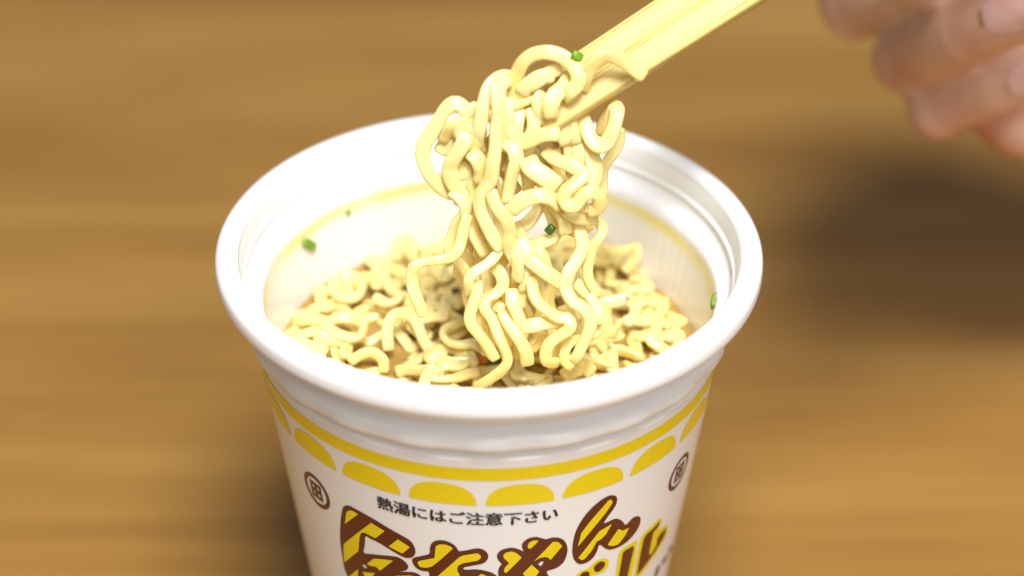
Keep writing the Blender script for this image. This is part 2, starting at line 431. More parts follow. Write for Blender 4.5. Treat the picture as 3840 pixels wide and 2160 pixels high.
(None,1.00,[(4.6,-8.1,-0.9),(5.1,-10.7,-6.1),(6.0,-13.4,-11.2),(5.1,-15.8,-15.4)]),
(None,1.00,[(9.9,-10.5,-9.7),(11.9,-12.9,-13.9),(10.9,-16.2,-16.9)]),
(None,1.14,[(3.1,1.6,31.8),(5.9,0.9,29.5),(9.6,1.2,30.4)]),
(None,1.14,[(1.7,2.0,25.2),(7.3,2.2,26.1),(11.5,1.8,28.5)]),
(None,1.25,[(-8.9,-1.7,20.8),(-7.6,-2.4,20.3),(-6.6,-2.6,21.8),(-7.3,-1.6,23.0)]),
(None,1.25,[(-3.4,-0.6,28.1),(-2.7,-1.7,26.5),(-3.1,-2.8,24.7),(-4.4,-2.2,24.8)]),
(None,1.37,[(3.4,-1.9,29.9),(2.9,-2.9,28.3),(3.4,-3.5,26.4),(2.7,-3.5,24.4)]),
(None,1.25,[(1.9,-3.0,28.2),(1.9,-4.2,26.2),(2.5,-4.3,23.6),(1.9,-5.0,21.6)]),
(None,1.25,[(5.5,-2.0,31.3),(6.9,-2.1,32.9),(9.1,-1.7,34.2),(11.1,-1.2,34.0)]),
(None,1.25,[(9.2,-2.1,31.2),(8.4,-3.0,29.9),(8.8,-3.5,28.3),(8.1,-3.4,26.7)]),
(None,1.25,[(12.7,-1.9,28.0),(13.1,-2.9,26.4),(12.7,-3.6,24.3),(13.5,-3.6,22.1)]),
(None,1.25,[(-8.0,-3.7,15.9),(-7.3,-4.3,14.1),(-6.0,-5.0,13.7),(-5.0,-5.2,15.0),(-5.4,-4.7,16.6)]),
(None,1.25,[(-2.4,-5.1,17.2),(-2.8,-5.7,15.1),(-2.0,-6.3,13.0),(-2.8,-6.9,11.1)]),
(None,1.37,[(4.5,1.1,18.4),(8.4,0.8,17.4),(12.2,0.5,16.3)]),
(None,1.37,[(2.6,-0.1,14.4),(6.0,0.3,15.8),(10.7,1.0,18.1)]),
(None,1.37,[(9.3,1.1,20.3),(11.7,-0.0,16.6),(12.7,-0.8,12.0)]),
(None,1.37,[(6.0,1.9,20.9),(7.2,0.7,17.2),(6.5,-0.2,13.9)]),
(None,1.20,[(10.8,0.9,13.8),(14.2,0.1,11.0),(17.6,-0.5,9.1)]),
(None,1.14,[(-5.9,2.5,19.5),(-4.9,1.3,15.8),(-6.3,1.2,11.4),(-5.2,-1.4,8.5)]),
(None,1.09,[(-2.6,3.8,23.6),(-1.5,3.2,20.3),(-2.8,2.7,17.0),(-1.7,1.8,13.8),(-3.1,1.1,10.5),(-1.3,-0.2,7.4),(-2.5,-1.3,4.3),(-1.4,-1.3,0.5)]),
(None,1.02,[(-0.2,5.0,23.5),(1.6,3.3,21.0),(-0.1,2.3,18.0),(1.3,1.7,14.8),(0.1,0.5,11.9),(1.7,1.3,7.9),(0.4,0.2,4.9),(1.8,-1.1,2.1),(-0.1,-1.8,-1.2),(1.4,-2.8,-4.3)]),
(None,1.12,[(3.1,3.7,23.7),(4.8,2.5,20.6),(2.8,1.2,17.5),(4.9,0.6,14.0)]),
(None,1.15,[(6.4,4.0,24.1),(8.4,3.6,19.4),(6.6,3.0,14.8),(8.4,1.1,10.9)]),
(None,1.26,[(9.9,2.6,22.2),(11.4,2.8,17.1),(9.4,1.0,13.2),(10.8,-0.1,8.8)]),
(None,1.15,[(12.2,5.0,20.3),(14.0,3.9,16.5),(12.4,2.3,13.0),(14.2,-0.1,10.0),(12.6,-1.3,6.2)]),
(None,1.30,[(15.6,2.7,20.5),(16.4,2.3,16.2),(15.5,0.4,12.8),(16.6,0.3,8.2),(15.2,-1.3,4.5)]),
(None,1.30,[(17.2,3.3,16.9),(18.9,2.2,14.5),(17.5,1.4,12.1),(19.1,0.6,9.6)]),
(None,1.07,[(-4.3,-1.2,6.1),(-2.7,-1.8,2.2),(-4.1,-4.3,-0.6),(-2.9,-4.5,-4.8),(-3.9,-5.3,-8.7),(-2.9,-5.6,-13.0)]),
(None,1.00,[(1.4,-1.5,1.8),(3.0,-3.4,-1.3),(1.4,-4.1,-5.1),(3.1,-5.9,-8.2),(1.9,-5.6,-12.7),(3.1,-8.4,-15.2)]),
(None,1.10,[(5.4,-5.0,-1.8),(6.6,-5.5,-5.5),(5.6,-6.5,-8.9),(6.9,-7.3,-12.4),(5.5,-9.2,-15.3),(6.4,-9.8,-19.1)]),
(None,1.01,[(8.4,-6.2,-5.0),(10.0,-7.4,-9.1),(8.6,-8.9,-12.9),(9.9,-9.4,-17.5)]),
(None,0.97,[(-4.8,-0.6,19.1),(-3.6,-1.7,15.6),(-4.7,-1.7,11.5),(-3.5,-3.9,8.6),(-5.0,-3.6,4.2)]),
(None,1.27,[(-1.6,0.6,18.4),(-0.0,-1.9,14.7),(-1.4,-2.1,9.7),(-0.0,-4.1,5.7)]),
(None,0.98,[(1.4,-0.8,14.8),(2.4,-3.3,11.8),(1.4,-3.5,7.5),(2.6,-4.7,3.8),(1.3,-6.8,0.6)]),
(None,1.10,[(11.9,-1.5,15.2),(13.2,-2.2,13.1),(11.6,-2.8,10.8),(13.3,-2.0,7.7)]),
(None,1.15,[(13.5,-0.3,18.9),(15.3,-0.5,15.4),(14.0,-1.3,12.1),(14.9,-2.9,9.4)]),
(None,0.95,[(16.0,0.1,15.4),(18.0,-2.3,12.4),(16.0,-3.8,8.8),(18.1,-4.3,4.6)]),
(None,1.02,[(-5.8,0.3,0.7),(-4.3,-1.6,-2.0),(-5.6,-2.1,-5.5),(-3.8,-3.4,-8.6)]),
(None,1.13,[(-0.7,-7.3,-3.7),(0.4,-8.2,-7.3),(-0.8,-8.0,-11.7),(0.5,-10.2,-14.4),(-0.6,-11.2,-18.0)]),
(None,1.06,[(2.2,-8.5,-4.1),(3.4,-9.2,-8.2),(2.2,-9.2,-12.9),(3.7,-10.7,-16.6)]),
(None,1.14,[(10.4,-3.0,-4.2),(12.0,-2.9,-7.7),(10.7,-4.0,-10.5),(11.5,-4.7,-13.6)]),
(None,1.02,[(14.4,-2.0,-3.7),(16.1,-3.7,-7.8),(14.9,-5.0,-12.2),(16.3,-6.7,-16.4)]),
(None,1.02,[(13.4,-7.8,-9.8),(14.3,-9.2,-12.7),(13.1,-9.7,-16.3),(14.3,-10.3,-19.9)]),
(None,1.24,[(3.5,0.5,18.5),(4.9,-0.3,16.0),(3.5,-0.3,13.0),(4.9,-1.2,10.6)]),
(None,1.18,[(8.2,1.9,22.6),(9.5,2.1,19.7),(8.1,0.5,17.9),(9.2,0.3,15.2)]),
(None,1.27,[(4.9,1.3,30.3),(6.4,0.9,28.8),(5.0,1.8,26.6),(6.6,1.6,24.9)]),
(None,1.08,[(9.8,1.8,31.7),(11.5,1.7,29.6),(9.7,1.4,27.7),(11.0,0.8,25.9)]),
(None,1.14,[(5.9,-3.7,17.9),(6.8,-4.9,16.0),(7.0,-5.1,13.1)]),
(None,1.10,[(8.5,-10.1,4.3),(9.7,-10.7,2.3),(10.4,-10.3,-0.5)]),
(None,1.10,[(9.6,-15.3,-9.8),(9.0,-15.9,-11.6),(7.5,-16.8,-12.6)]),
(None,1.00,[(7.3,-12.2,1.3),(6.6,-12.9,-1.3),(5.8,-13.6,-3.6),(5.7,-14.1,-5.5)]),
(None,1.00,[(17.8,-13.6,-3.6),(19.0,-14.6,-5.0),(19.6,-15.5,-6.3),(19.6,-16.0,-7.8)]),
(None,1.00,[(15.4,-11.9,-1.8),(16.9,-12.3,-3.3),(18.0,-12.7,-4.6)]),
(None,1.00,[(1.1,-14.1,-5.3),(2.4,-14.8,-5.6),(3.9,-15.6,-6.6)]),
]
BED=[
('cream noodle folded in a tight zigzag in the broth by the front rim',1.00,[(-8.1,-5.2,-22.5),(-9.8,-5.7,-22.5),(-10.9,-6.1,-22.5),(-11.0,-4.6,-22.5),(-9.5,-3.3,-22.5),(-7.1,-2.8,-22.5),(-5.1,-4.6,-22.5),(-4.4,-7.0,-22.5),(-5.5,-8.9,-22.5),(-8.1,-8.6,-22.5),(-10.1,-9.7,-22.5),(-11.3,-11.4,-22.5),(-10.7,-12.6,-22.5),(-8.7,-12.7,-22.5),(-6.0,-12.2,-22.5),(-3.6,-11.0,-22.5),(-2.1,-10.6,-22.5)]),
('cream noodle curled open left of the bundle foot',0.95,[(-4.8,3.4,-20.5),(-6.8,1.9,-20.5),(-8.3,0.4,-20.5),(-8.5,-1.8,-20.5),(-7.1,-3.9,-20.5),(-5.0,-4.5,-20.5),(-2.7,-4.2,-20.5),(-1.3,-6.0,-20.5)]),
('cream noodle arched high out of the broth at the left',1.00,[(-18.9,-2.4,-23.0),(-19.1,-0.7,-20.0),(-18.6,0.8,-18.5),(-17.2,2.2,-18.0),(-15.3,2.7,-18.5),(-14.2,3.6,-21.0)]),
('plump cream noodle bulging up against the front rim',1.30,[(13.6,-15.2,-20.0),(15.4,-13.4,-20.0),(17.3,-12.3,-20.0),(18.7,-14.1,-20.0)]),
('cream noodle hooked up against the back right inner wall',1.00,[(22.2,24.4,-17.0),(24.7,23.0,-17.0),(26.9,23.0,-17.0),(28.7,23.9,-17.0),(28.8,22.6,-18.0),(27.4,22.0,-20.0),(26.7,21.6,-21.0)]),
('cream noodle curled in a ring by the left inner wall',1.00,[(-30.3,14.6,-21.5),(-30.0,17.7,-21.5),(-28.4,20.1,-21.5),(-26.0,19.7,-21.5),(-24.8,16.6,-21.5),(-25.7,13.1,-21.5),(-28.2,12.7,-21.5),(-30.0,14.6,-21.5)]),
('cream noodle curled in a ring nearer the front left rim',1.00,[(-30.1,2.1,-21.5),(-30.5,4.0,-21.5),(-28.9,5.8,-21.5),(-26.0,5.8,-21.5),(-23.9,3.2,-21.5),(-24.8,-0.5,-21.5),(-27.7,-0.1,-21.5),(-29.7,1.7,-21.5)]),
('cream noodle arched upright against the back inner wall',1.00,[(-18.3,25.8,-21.0),(-18.0,26.7,-18.0),(-16.9,27.4,-17.0),(-15.4,26.4,-17.5),(-14.9,24.2,-20.0)]),
(None,1.00,[(-20.9,21.0,-20.5),(-19.6,15.4,-20.5),(-17.3,11.5,-20.5),(-19.6,9.6,-20.5),(-22.0,11.5,-20.5)]),
(None,1.00,[(-25.9,-4.9,-24.0),(-23.8,-4.7,-22.5),(-21.7,-4.8,-22.0),(-19.8,-5.9,-23.0),(-19.6,-6.7,-25.0)]),
]
PRINT=[
('letter_kin','b',1,[(-40.14,-37.57),(-39.02,-36.71),(-37.80,-36.23),(-35.86,-36.25),(-30.46,-36.87),(-24.93,-38.24),(-20.85,-39.41),(-19.69,-40.35),(-19.12,-41.76),(-19.43,-43.12),(-20.45,-44.09),(-22.17,-44.53),(-23.65,-44.31),(-26.06,-43.67),(-29.47,-42.81),(-32.28,-42.55),(-33.73,-42.46),(-34.46,-44.85),(-35.25,-47.29),(-32.63,-46.70),(-29.59,-45.98),(-26.27,-45.20),(-24.31,-45.00),(-22.84,-45.39),(-21.80,-46.18),(-21.67,-47.02),(-22.49,-47.95),(-24.22,-48.72),(-21.46,-48.10),(-20.12,-47.88),(-18.84,-48.12),(-18.15,-48.68),(-18.08,-49.90),(-18.93,-50.96),(-20.96,-52.13),(-20.13,-53.36),(-22.35,-55.67),(-32.45,-59.59),(-40.00,-61.18),(-42.57,-59.03),(-43.63,-56.66),(-44.38,-55.05),(-44.24,-51.86),(-43.99,-48.30),(-43.19,-45.06),(-41.97,-41.50),(-41.03,-39.27)],[[(-36.61,-51.01),(-35.84,-50.63),(-34.92,-51.07),(-35.82,-51.58)]]),
('letter_kin','y',0,[(-40.53,-41.92),(-39.58,-39.52),(-38.90,-38.07),(-37.60,-37.27),(-36.46,-37.05),(-35.02,-37.31)],[]),
('letter_kin','y',0,[(-42.44,-47.81),(-31.17,-38.11),(-27.30,-39.00),(-30.52,-41.87),(-33.76,-41.53),(-35.02,-41.99),(-35.83,-43.48),(-37.11,-47.55),(-43.69,-53.18),(-43.13,-49.82)],[]),
('letter_kin','y',0,[(-26.70,-42.74),(-23.68,-40.11),(-20.69,-41.26),(-20.73,-41.61),(-22.90,-43.60)],[]),
('letter_kin','y',0,[(-34.81,-49.99),(-31.95,-47.59),(-28.90,-46.77),(-25.83,-46.20),(-30.54,-50.34),(-31.10,-49.91),(-31.90,-49.66),(-33.72,-50.12)],[]),
('letter_kin','y',0,[(-42.77,-56.45),(-38.42,-52.75),(-39.17,-55.86),(-41.75,-57.98)],[]),
('letter_kin','y',0,[(-36.78,-52.82),(-32.25,-51.53),(-34.45,-53.71),(-36.31,-53.85)],[]),
('letter_kin','y',0,[(-25.81,-50.21),(-21.56,-48.95),(-20.03,-48.82),(-20.72,-49.95),(-25.75,-51.25)],[]),
('letter_chi','b',1,[(-14.68,-39.37),(-13.58,-38.43),(-11.85,-38.01),(-10.17,-38.22),(-8.69,-38.92),(-8.06,-39.71),(-7.58,-40.35),(-5.89,-40.05),(-3.37,-39.41),(-1.54,-39.61),(-0.38,-40.72),(-0.30,-41.92),(-1.40,-43.15),(-3.78,-43.82),(-6.19,-44.39),(-6.72,-44.78),(-6.21,-45.09),(-3.29,-44.85),(-1.08,-45.14),(0.81,-45.76),(2.19,-46.83),(2.90,-48.44),(2.23,-50.73),(-0.94,-52.48),(-8.09,-53.21),(-9.83,-51.96),(-9.40,-50.48),(-11.52,-50.03),(-15.13,-49.87),(-15.89,-48.05),(-15.97,-46.86),(-17.62,-47.00),(-19.24,-46.63),(-20.15,-45.62),(-20.32,-44.61),(-19.51,-43.83),(-17.63,-43.09),(-15.41,-42.07),(-15.22,-40.83)],[]),
('letter_chi','y',0,[(-18.89,-44.99),(-18.29,-44.43),(-16.43,-43.72),(-14.06,-42.88),(-13.75,-40.93),(-13.49,-39.70),(-12.43,-39.11),(-10.89,-38.99),(-9.56,-39.35),(-9.16,-39.82),(-12.14,-42.76),(-14.95,-45.28),(-16.62,-45.93),(-18.26,-45.99)],[]),
('letter_chi','y',0,[(-13.89,-47.91),(-7.64,-41.91),(-6.43,-41.29),(-3.05,-40.56),(-2.14,-41.09),(-2.06,-41.77),(-2.92,-42.49),(-6.67,-43.39),(-7.89,-44.01),(-8.27,-44.92),(-8.13,-45.78),(-7.64,-46.43),(-7.83,-46.96),(-10.55,-48.67),(-13.27,-49.22)],[]),
('letter_chi','y',0,[(-2.98,-46.66),(-2.02,-45.91),(-0.40,-46.61),(-1.61,-47.87)],[]),
('letter_ya','b',1,[(8.21,-38.72),(8.76,-37.92),(9.90,-37.28),(11.74,-37.17),(13.13,-37.71),(14.36,-38.16),(15.90,-38.00),(17.50,-38.36),(18.99,-39.21),(20.05,-40.81),(20.41,-42.44),(20.05,-44.26),(19.26,-45.47),(17.51,-46.32),(15.18,-46.67),(15.84,-48.08),(17.77,-51.12),(16.38,-52.27),(13.89,-51.12),(11.60,-49.37),(8.98,-50.47),(5.44,-50.34),(3.12,-48.63),(2.40,-46.49),(2.30,-45.08),(2.71,-44.05),(3.21,-43.55),(2.52,-42.66),(1.92,-41.43),(2.49,-40.24),(3.65,-39.60),(5.64,-39.33),(7.33,-39.84),(8.71,-40.57),(8.25,-39.58)],[[(12.71,-44.44),(13.20,-43.90),(14.08,-43.87),(13.86,-44.53),(13.45,-44.99)]]),
('letter_ya','y',0,[(9.58,-39.20),(9.96,-38.39),(10.95,-37.97),(12.31,-38.10),(12.16,-38.51),(10.46,-39.99),(9.87,-39.92)],[]),
('letter_ya','y',0,[(3.51,-41.14),(4.17,-40.48),(5.67,-40.22),(6.86,-40.74),(8.27,-42.07),(4.45,-45.78),(4.02,-45.76),(3.75,-45.14),(4.08,-44.28),(5.07,-43.29),(3.69,-41.84)],[]),
('letter_ya','y',0,[(11.43,-43.48),(16.16,-39.07),(17.60,-39.44),(18.78,-40.71),(15.85,-43.83),(15.44,-43.15),(14.35,-42.70),(12.95,-42.74)],[]),
('letter_ya','y',0,[(8.71,-46.29),(10.95,-44.20),(13.10,-46.33),(12.20,-47.49),(10.80,-47.85),(9.73,-47.54)],[]),
('letter_n','b',1,[(21.77,-42.58),(21.72,-40.40),(22.11,-37.98),(23.18,-35.76),(24.84,-33.73),(26.97,-32.23),(29.40,-31.32),(31.23,-31.34),(32.58,-31.93),(33.28,-32.87),(33.30,-34.10),(32.56,-35.24),(31.12,-36.70),(30.19,-37.99),(31.58,-38.09),(33.07,-37.98),(34.71,-38.47),(36.32,-39.69),(37.55,-41.05),(38.49,-40.97),(40.01,-40.25),(41.86,-40.60),(42.97,-41.39),(43.37,-42.80),(42.82,-44.18),(41.31,-45.33),(39.22,-46.11),(36.60,-46.35),(33.72,-45.98),(31.99,-45.14),(30.44,-43.81),(29.63,-43.45),(29.38,-44.55),(28.65,-45.96),(27.30,-46.83),(25.25,-47.06),(23.74,-46.46),(22.57,-45.15),(22.03,-43.92)],[]),
('letter_n','y',0,[(23.17,-41.94),(23.73,-38.58),(25.78,-36.29),(30.39,-32.42),(30.98,-32.26),(31.80,-32.80),(31.91,-33.45),(30.27,-35.36),(27.24,-38.13)],[]),
('letter_n','y',0,[(23.65,-44.97),(29.10,-39.60),(32.82,-38.96),(31.28,-41.20),(29.92,-42.01),(28.68,-42.16),(28.12,-43.25),(27.53,-44.16),(25.70,-45.81),(24.89,-45.91)],[]),
('letter_n','y',0,[(32.37,-44.18),(35.26,-41.17),(36.87,-42.22),(39.06,-42.36),(38.21,-43.90),(36.16,-45.46),(34.50,-45.30),(33.02,-44.72)],[]),
('sound_mark','Y',1,[(23.48,-49.99),(24.88,-48.89),(27.18,-48.81),(28.15,-48.19),(29.97,-47.38),(31.77,-47.62),(33.28,-48.42),(33.85,-49.54),(33.29,-50.81),(32.01,-51.38),(29.75,-51.28),(28.51,-51.81),(25.58,-52.43),(23.76,-51.37)],[]),
('sound_mark','B',1,[(28.96,-49.18),(29.49,-48.42),(30.75,-48.10),(32.06,-48.54),(32.55,-49.35),(32.02,-50.18),(30.76,-50.68),(29.58,-50.30)],[]),
('sound_mark','B',1,[(24.66,-50.31),(25.57,-49.36),(27.07,-49.48),(27.84,-50.31),(27.57,-51.34),(26.39,-52.11),(25.03,-51.53)],[]),
('letter_ru','Y',0,[(36.93,-58.88),(37.14,-54.26),(36.99,-49.24),(37.17,-47.84),(38.28,-47.37),(42.57,-47.13),(43.68,-47.69),(43.85,-48.76),(44.12,-51.61),(44.26,-54.98),(44.01,-58.03),(43.61,-61.61)],[]),
('letter_ru','B',0,[(38.35,-59.43),(38.39,-54.75),(38.41,-51.07),(38.43,-48.52),(39.23,-48.20),(42.36,-48.31),(42.61,-49.68),(42.25,-52.83),(42.10,-56.26),(41.98,-60.92)],[]),
('letter_ru','Y',0,[(45.77,-59.93),(44.91,-53.79),(44.76,-48.07),(45.49,-46.77),(48.87,-46.32),(51.92,-45.97),(53.43,-46.38),(54.50,-47.40),(53.16,-49.07),(54.86,-49.72),(58.25,-50.34),(60.03,-51.70),(59.88,-54.23),(56.38,-55.54),(51.93,-57.21),(47.52,-59.60)],[]),
('letter_ru','B',0,[(46.36,-57.95),(46.11,-52.49),(46.28,-48.38),(47.17,-47.52),(50.14,-47.28),(53.09,-46.80),(53.04,-47.94),(50.62,-48.58),(50.50,-50.87),(50.59,-54.19),(51.75,-55.01),(54.01,-53.64),(53.85,-51.57),(55.48,-51.11),(58.53,-51.29),(58.44,-53.13),(55.54,-54.58),(50.91,-56.36)],[]),
('side_mark','g',1,[(57.33,-63.37),(58.11,-61.56),(60.52,-61.87),(60.69,-63.81),(59.25,-64.56)],[]),
('side_mark','g',1,[(61.59,-62.05),(63.22,-61.43),(66.73,-62.35),(66.57,-63.74),(63.46,-63.39)],[]),
('side_mark','g',1,[(66.52,-61.69),(67.47,-60.92),(70.59,-62.04),(71.33,-63.53),(68.82,-63.29)],[]),
]
JOINT={
'm_mcp':((124.56, 146.55, 6.9),9.5),
'm_pip':((82.44, 104.91, -2.73),8.8),
'm_dip':((92.48, 83.37, 12.03),7.8),
'm_tip':((74.72, 41.47, 46.28),6),
'r_mcp':((134.07, 139.53, -3.65),9.5),
'r_pip':((91.78, 87.23, -7.66),8.4),
'r_dip':((98.58, 63.24, 10.6),7.4),
'r_tip':((109.57, 45.42, 27.42),6.2),
'l_mcp':((142.31, 130.08, -17.92),8.5),
'l_pip':((98.19, 81.11, -16.88),7.2),
'l_dip':((107.75, 71.62, -5.63),6.6),
'l_tip':((115.34, 66.43, 1.19),5.4),
'i_mcp':((117.19, 144.06, 21.21),9.5),
'i_pip':((79.36, 107.63, 37.89),8.2),
'i_dip':((68.13, 61.45, 49.29),7.2),
'i_tip':((67.35, 30.62, 55.13),6),
't_cmc':((158.9, 80.2, 24.87),13),
't_mcp':((132.0, 74.0, 58.0),11),
't_ip':((104.0, 50.0, 76.0),9),
't_tip':((80.47, 13.9, 70.01),7),
'wrist':((182.52, 106.71, -25.47),24),
'wrist2':((183.08, 118.97, -15.86),22),
'fore':((261.24, 62.39, -46.03),30),
'web1':((104.74, 83.58, -9.33),10),
'web2':((114.5, 81.13, -16.55),9),
'hyp1':((116.34, 79.82, -14.85),12),
'hyp2':((151.76, 93.48, -28.0),16),
'hyp3':((126.15, 77.83, -21.35),11),
'pc':((145.59, 118.16, -8.68),14),
'pc2':((133.28, 128.38, 6.69),13),
}

# ------------------------------------------------------------------ table
def slab(name, x0, x1, y0, y1, z0, z1, bev, mat):
    bm = bmesh.new()
    bmesh.ops.create_cube(bm, size=1.0)
    for v in bm.verts:
        v.co = Vector((x0 if v.co.x < 0 else x1, y0 if v.co.y < 0 else y1, z0 if v.co.z < 0 else z1))
    bmesh.ops.bevel(bm, geom=bm.edges[:], offset=bev, segments=3, affect='EDGES', profile=0.5)
    me = bpy.data.meshes.new(name)
    bm.to_mesh(me)
    bm.free()
    me.materials.append(MAT[mat])
    o = bpy.data.objects.new(name, me)
    S.collection.objects.link(o)
    return o


tag(slab('table', -0.9, 0.9, -0.5, 1.3, -0.035, 0.0, 0.004, 'table_wood'),
    'brown wooden table top with long blurred grain under the noodle cup', kind='structure')

# ------------------------------------------------------------------ cup
TAPER = 0.1336


def body_r(z):
    return 43.13 - TAPER * (-z - 20)


def inner_r(z):
    return 40.5 - TAPER * (-z - 20)


cup = empty('noodle_cup', 'white instant noodle cup with yellow scalloped band and brown lettering, open at the top', 'cup')
SEG = 264


def lathe(name, prof, mat, parent, wob=None):
    vs, fs = [], []
    for (r, z) in prof:
        for i in range(SEG):
            a = 2 * math.pi * i / SEG
            rr = r + (wob(a, z) if wob else 0)
            vs.append(W(rr * math.sin(a), -rr * math.cos(a), z))
    for k in range(len(prof) - 1):
        for i in range(SEG):
            j = (i + 1) % SEG
            fs.append((k * SEG + i, k * SEG + j, (k + 1) * SEG + j, (k + 1) * SEG + i))
    return obj(name, vs, fs, mat, parent)


def smooth_prof(P, n=3):
    return [(v.x, v.y) for v in catmull([Vector((r, z, 0)) for r, z in P], 0.45)]


def pads(a, z):
    if -15.4 < z < -11.2:
        c_ = math.cos(22 * a)
        s = max(-1, min(1, c_ * 2.6))
        e = min(1, (15.4 + z) / 0.8, (-11.2 - z) / 0.8)
        return 0.16 * s * e
    return 0.0


outer = [(0.5, -102.0), (27, -102.0), (28.6, -103.8), (31.0, -104.0), (31.9, -103.4)]
outer += [(body_r(z), z) for z in range(-102, -17, 3)]
ribs = [(body_r(-17.8), -17.8), (43.3, -17.3), (42.2, -17.0), (41.55, -16.5), (41.55, -15.8), (42.6, -15.3), (44.3, -15.05), (45.1, -14.4), (45.3, -13.4), (45.15, -12.3), (44.5, -11.6),
        (43.2, -11.3), (42.35, -10.8), (42.35, -10.1), (43.2, -9.6), (44.5, -9.3), (45.1, -8.6), (45.1, -7.2), (44.7, -6.3), (44.6, -5.5), (45.5, -4.95), (47.8, -4.75)]
ow = lathe('outer_wall', outer + smooth_prof(ribs), 'cup_plastic', cup, pads)
rim = smooth_prof([(47.8, -4.75), (49.1, -4.6), (49.75, -4.2), (50.0, -3.4), (50.0, -2.3), (49.85, -1.4), (49.4, -0.7), (48.6, -0.2), (47.6, 0.0), (46.7, -0.15), (46.0, -0.7), (45.7, -1.5)])
tag(lathe('rim', rim, 'cup_plastic', cup), 'rolled white rim')
inner = smooth_prof([(45.7, -1.5), (45.3, -3.5), (45.0, -6.0), (44.7, -7.3), (44.1, -8.2), (43.0, -8.9), (42.15, -9.4), (41.75, -10.3), (inner_r(-12), -12)])
inner += [(inner_r(z), z) for z in range(-14, -96, -3)] + [(28, -97), (0.5, -97.5)]
tag(lathe('inner_wall', inner, 'cup_inner_plastic', cup, lambda a, z: 0.05 * math.sin(5 * a)), 'white inner wall with a yellowish soup tide line')


# ---- print on the outer wall: polygons in (angle, height) wrapped on the cone
def on_wall(th, z, off):
    r = body_r(z) + off
    return W(r * math.sin(th), -r * math.cos(th), z)


RU = 41.5


def wrap_poly(name, outer_, holes, mat, parent, off, smooth_outline=False, step=0.5):
    def prep(P, sm):
        q = [Vector((math.radians(a) * RU, z, 0)) for a, z in P]
        if sm:
            return [v.to_2d() for v in catmull(q, step, True)]
        # rounded corners: short chamfer at each vertex, straight edges in between
        out = []
        n = len(q)
        for i in range(n):
            a, b_, c_ = q[i - 1], q[i], q[(i + 1) % n]
            la, lc = (a - b_).length, (c_ - b_).length
            k = min(0.18, la * 0.3, lc * 0.3)
            p0 = b_ + (a - b_).normalized() * k
            p2 = b_ + (c_ - b_).normalized() * k
            out += [p0, (p0 + p2) * 0.25 + b_ * 0.5, p2]
        res = []
        for i in range(len(out)):
            a, b_ = out[i], out[(i + 1) % len(out)]
            k = max(1, int((b_ - a).length / 0.6 + 0.5))
            res += [a.lerp(b_, j / k) for j in range(k)]
        return [v.to_2d() for v in res]
    loops = [prep(outer_, smooth_outline)] + [prep(h_, True) for h_ in holes]
    pts, faces = [], []
    for L in loops:
        faces.append(list(range(len(pts), len(pts) + len(L))))
        pts += L
    xs = [v.x for v in loops[0]]
    ys = [v.y for v in loops[0]]

    def inside(p, L):
        c_ = False
        n = len(L)
        for i in range(n):
            a, b_ = L[i], L[i - 1]
            if (a.y > p.y) != (b_.y > p.y) and p.x < (b_.x - a.x) * (p.y - a.y) / (b_.y - a.y) + a.x:
                c_ = not c_
        return c_
    g = 1.1
    x = min(xs) + g / 2
    while x < max(xs):
        y = min(ys) + g / 2
        while y < max(ys):
            v = Vector((x, y))
            if inside(v, loops[0]) and not any(inside(v, L) for L in loops[1:]):
                pts.append(v)
            y += g
        x += g
    V, E, F, *_ = delaunay_2d_cdt(pts, [], faces, 0, 1e-5)
    keep = []
    for f in F:
        c_ = sum((V[i] for i in f), Vector((0, 0))) / len(f)
        if inside(c_, loops[0]) and not any(inside(c_, L) for L in loops[1:]):
            a, b_, d = V[f[0]], V[f[1]], V[f[2]]
            keep.append(tuple(f) if (b_ - a).cross(d - a) > 0 else tuple(reversed(f)))
    F = keep
    o = obj(name, [on_wall(v.x / RU, v.y, off) for v in V], F, mat, parent)
    o.data.normals_split_custom_set_from_vertices([Vector((math.sin(v.x / RU), -math.cos(v.x / RU), -TAPER)).normalized() for v in V])
    return o


INK = {'b': 'brown_ink', 'y': 'yellow_ink', 'Y': 'yellow_ink', 'B': 'brown_ink', 'g': 'grey_ink'}
LETTER_LABEL = {'letter_kin': 'large brown letter with yellow stripes, leftmost of the lettering', 'letter_chi': 'brown letter with yellow stripes, second from the left',
                'letter_ya': 'small brown letter with yellow stripes, third from the left', 'letter_n': 'slanting brown letter with yellow stripes, highest on the right',
                'letter_ru': 'brown letter with yellow outline at the right edge', 'sound_mark': 'pair of brown dots in a yellow outline', 'side_mark': 'small grey print by the right edge of the cup'}
last = {}
for (nm, colr, sm, out_, holes) in PRINT:
    if colr == 'b':
        o = wrap_poly('letter', out_, holes, 'brown_ink', cup, 0.07, True)
        o['label'] = LETTER_LABEL[nm]
        last[nm] = o
    elif colr == 'y':
        wrap_poly('stripe', out_, holes, 'yellow_ink', last[nm], 0.13)
    elif colr == 'Y':
        first = nm not in last
        o = wrap_poly('letter_outline' if nm == 'letter_ru' else 'sound_mark', out_, holes, 'yellow_ink', cup, 0.07 if first else 0.09, bool(sm))
        if first:
            o['label'] = LETTER_LABEL[nm]
        last[nm] = o
    elif colr == 'B':
        wrap_poly('letter_fill' if nm == 'letter_ru' else 'dot', out_, holes, 'brown_ink', last[nm], 0.14, bool(sm))
    else:
        o = wrap_poly('side_mark', out_, holes, 'grey_ink', cup, 0.07, True)


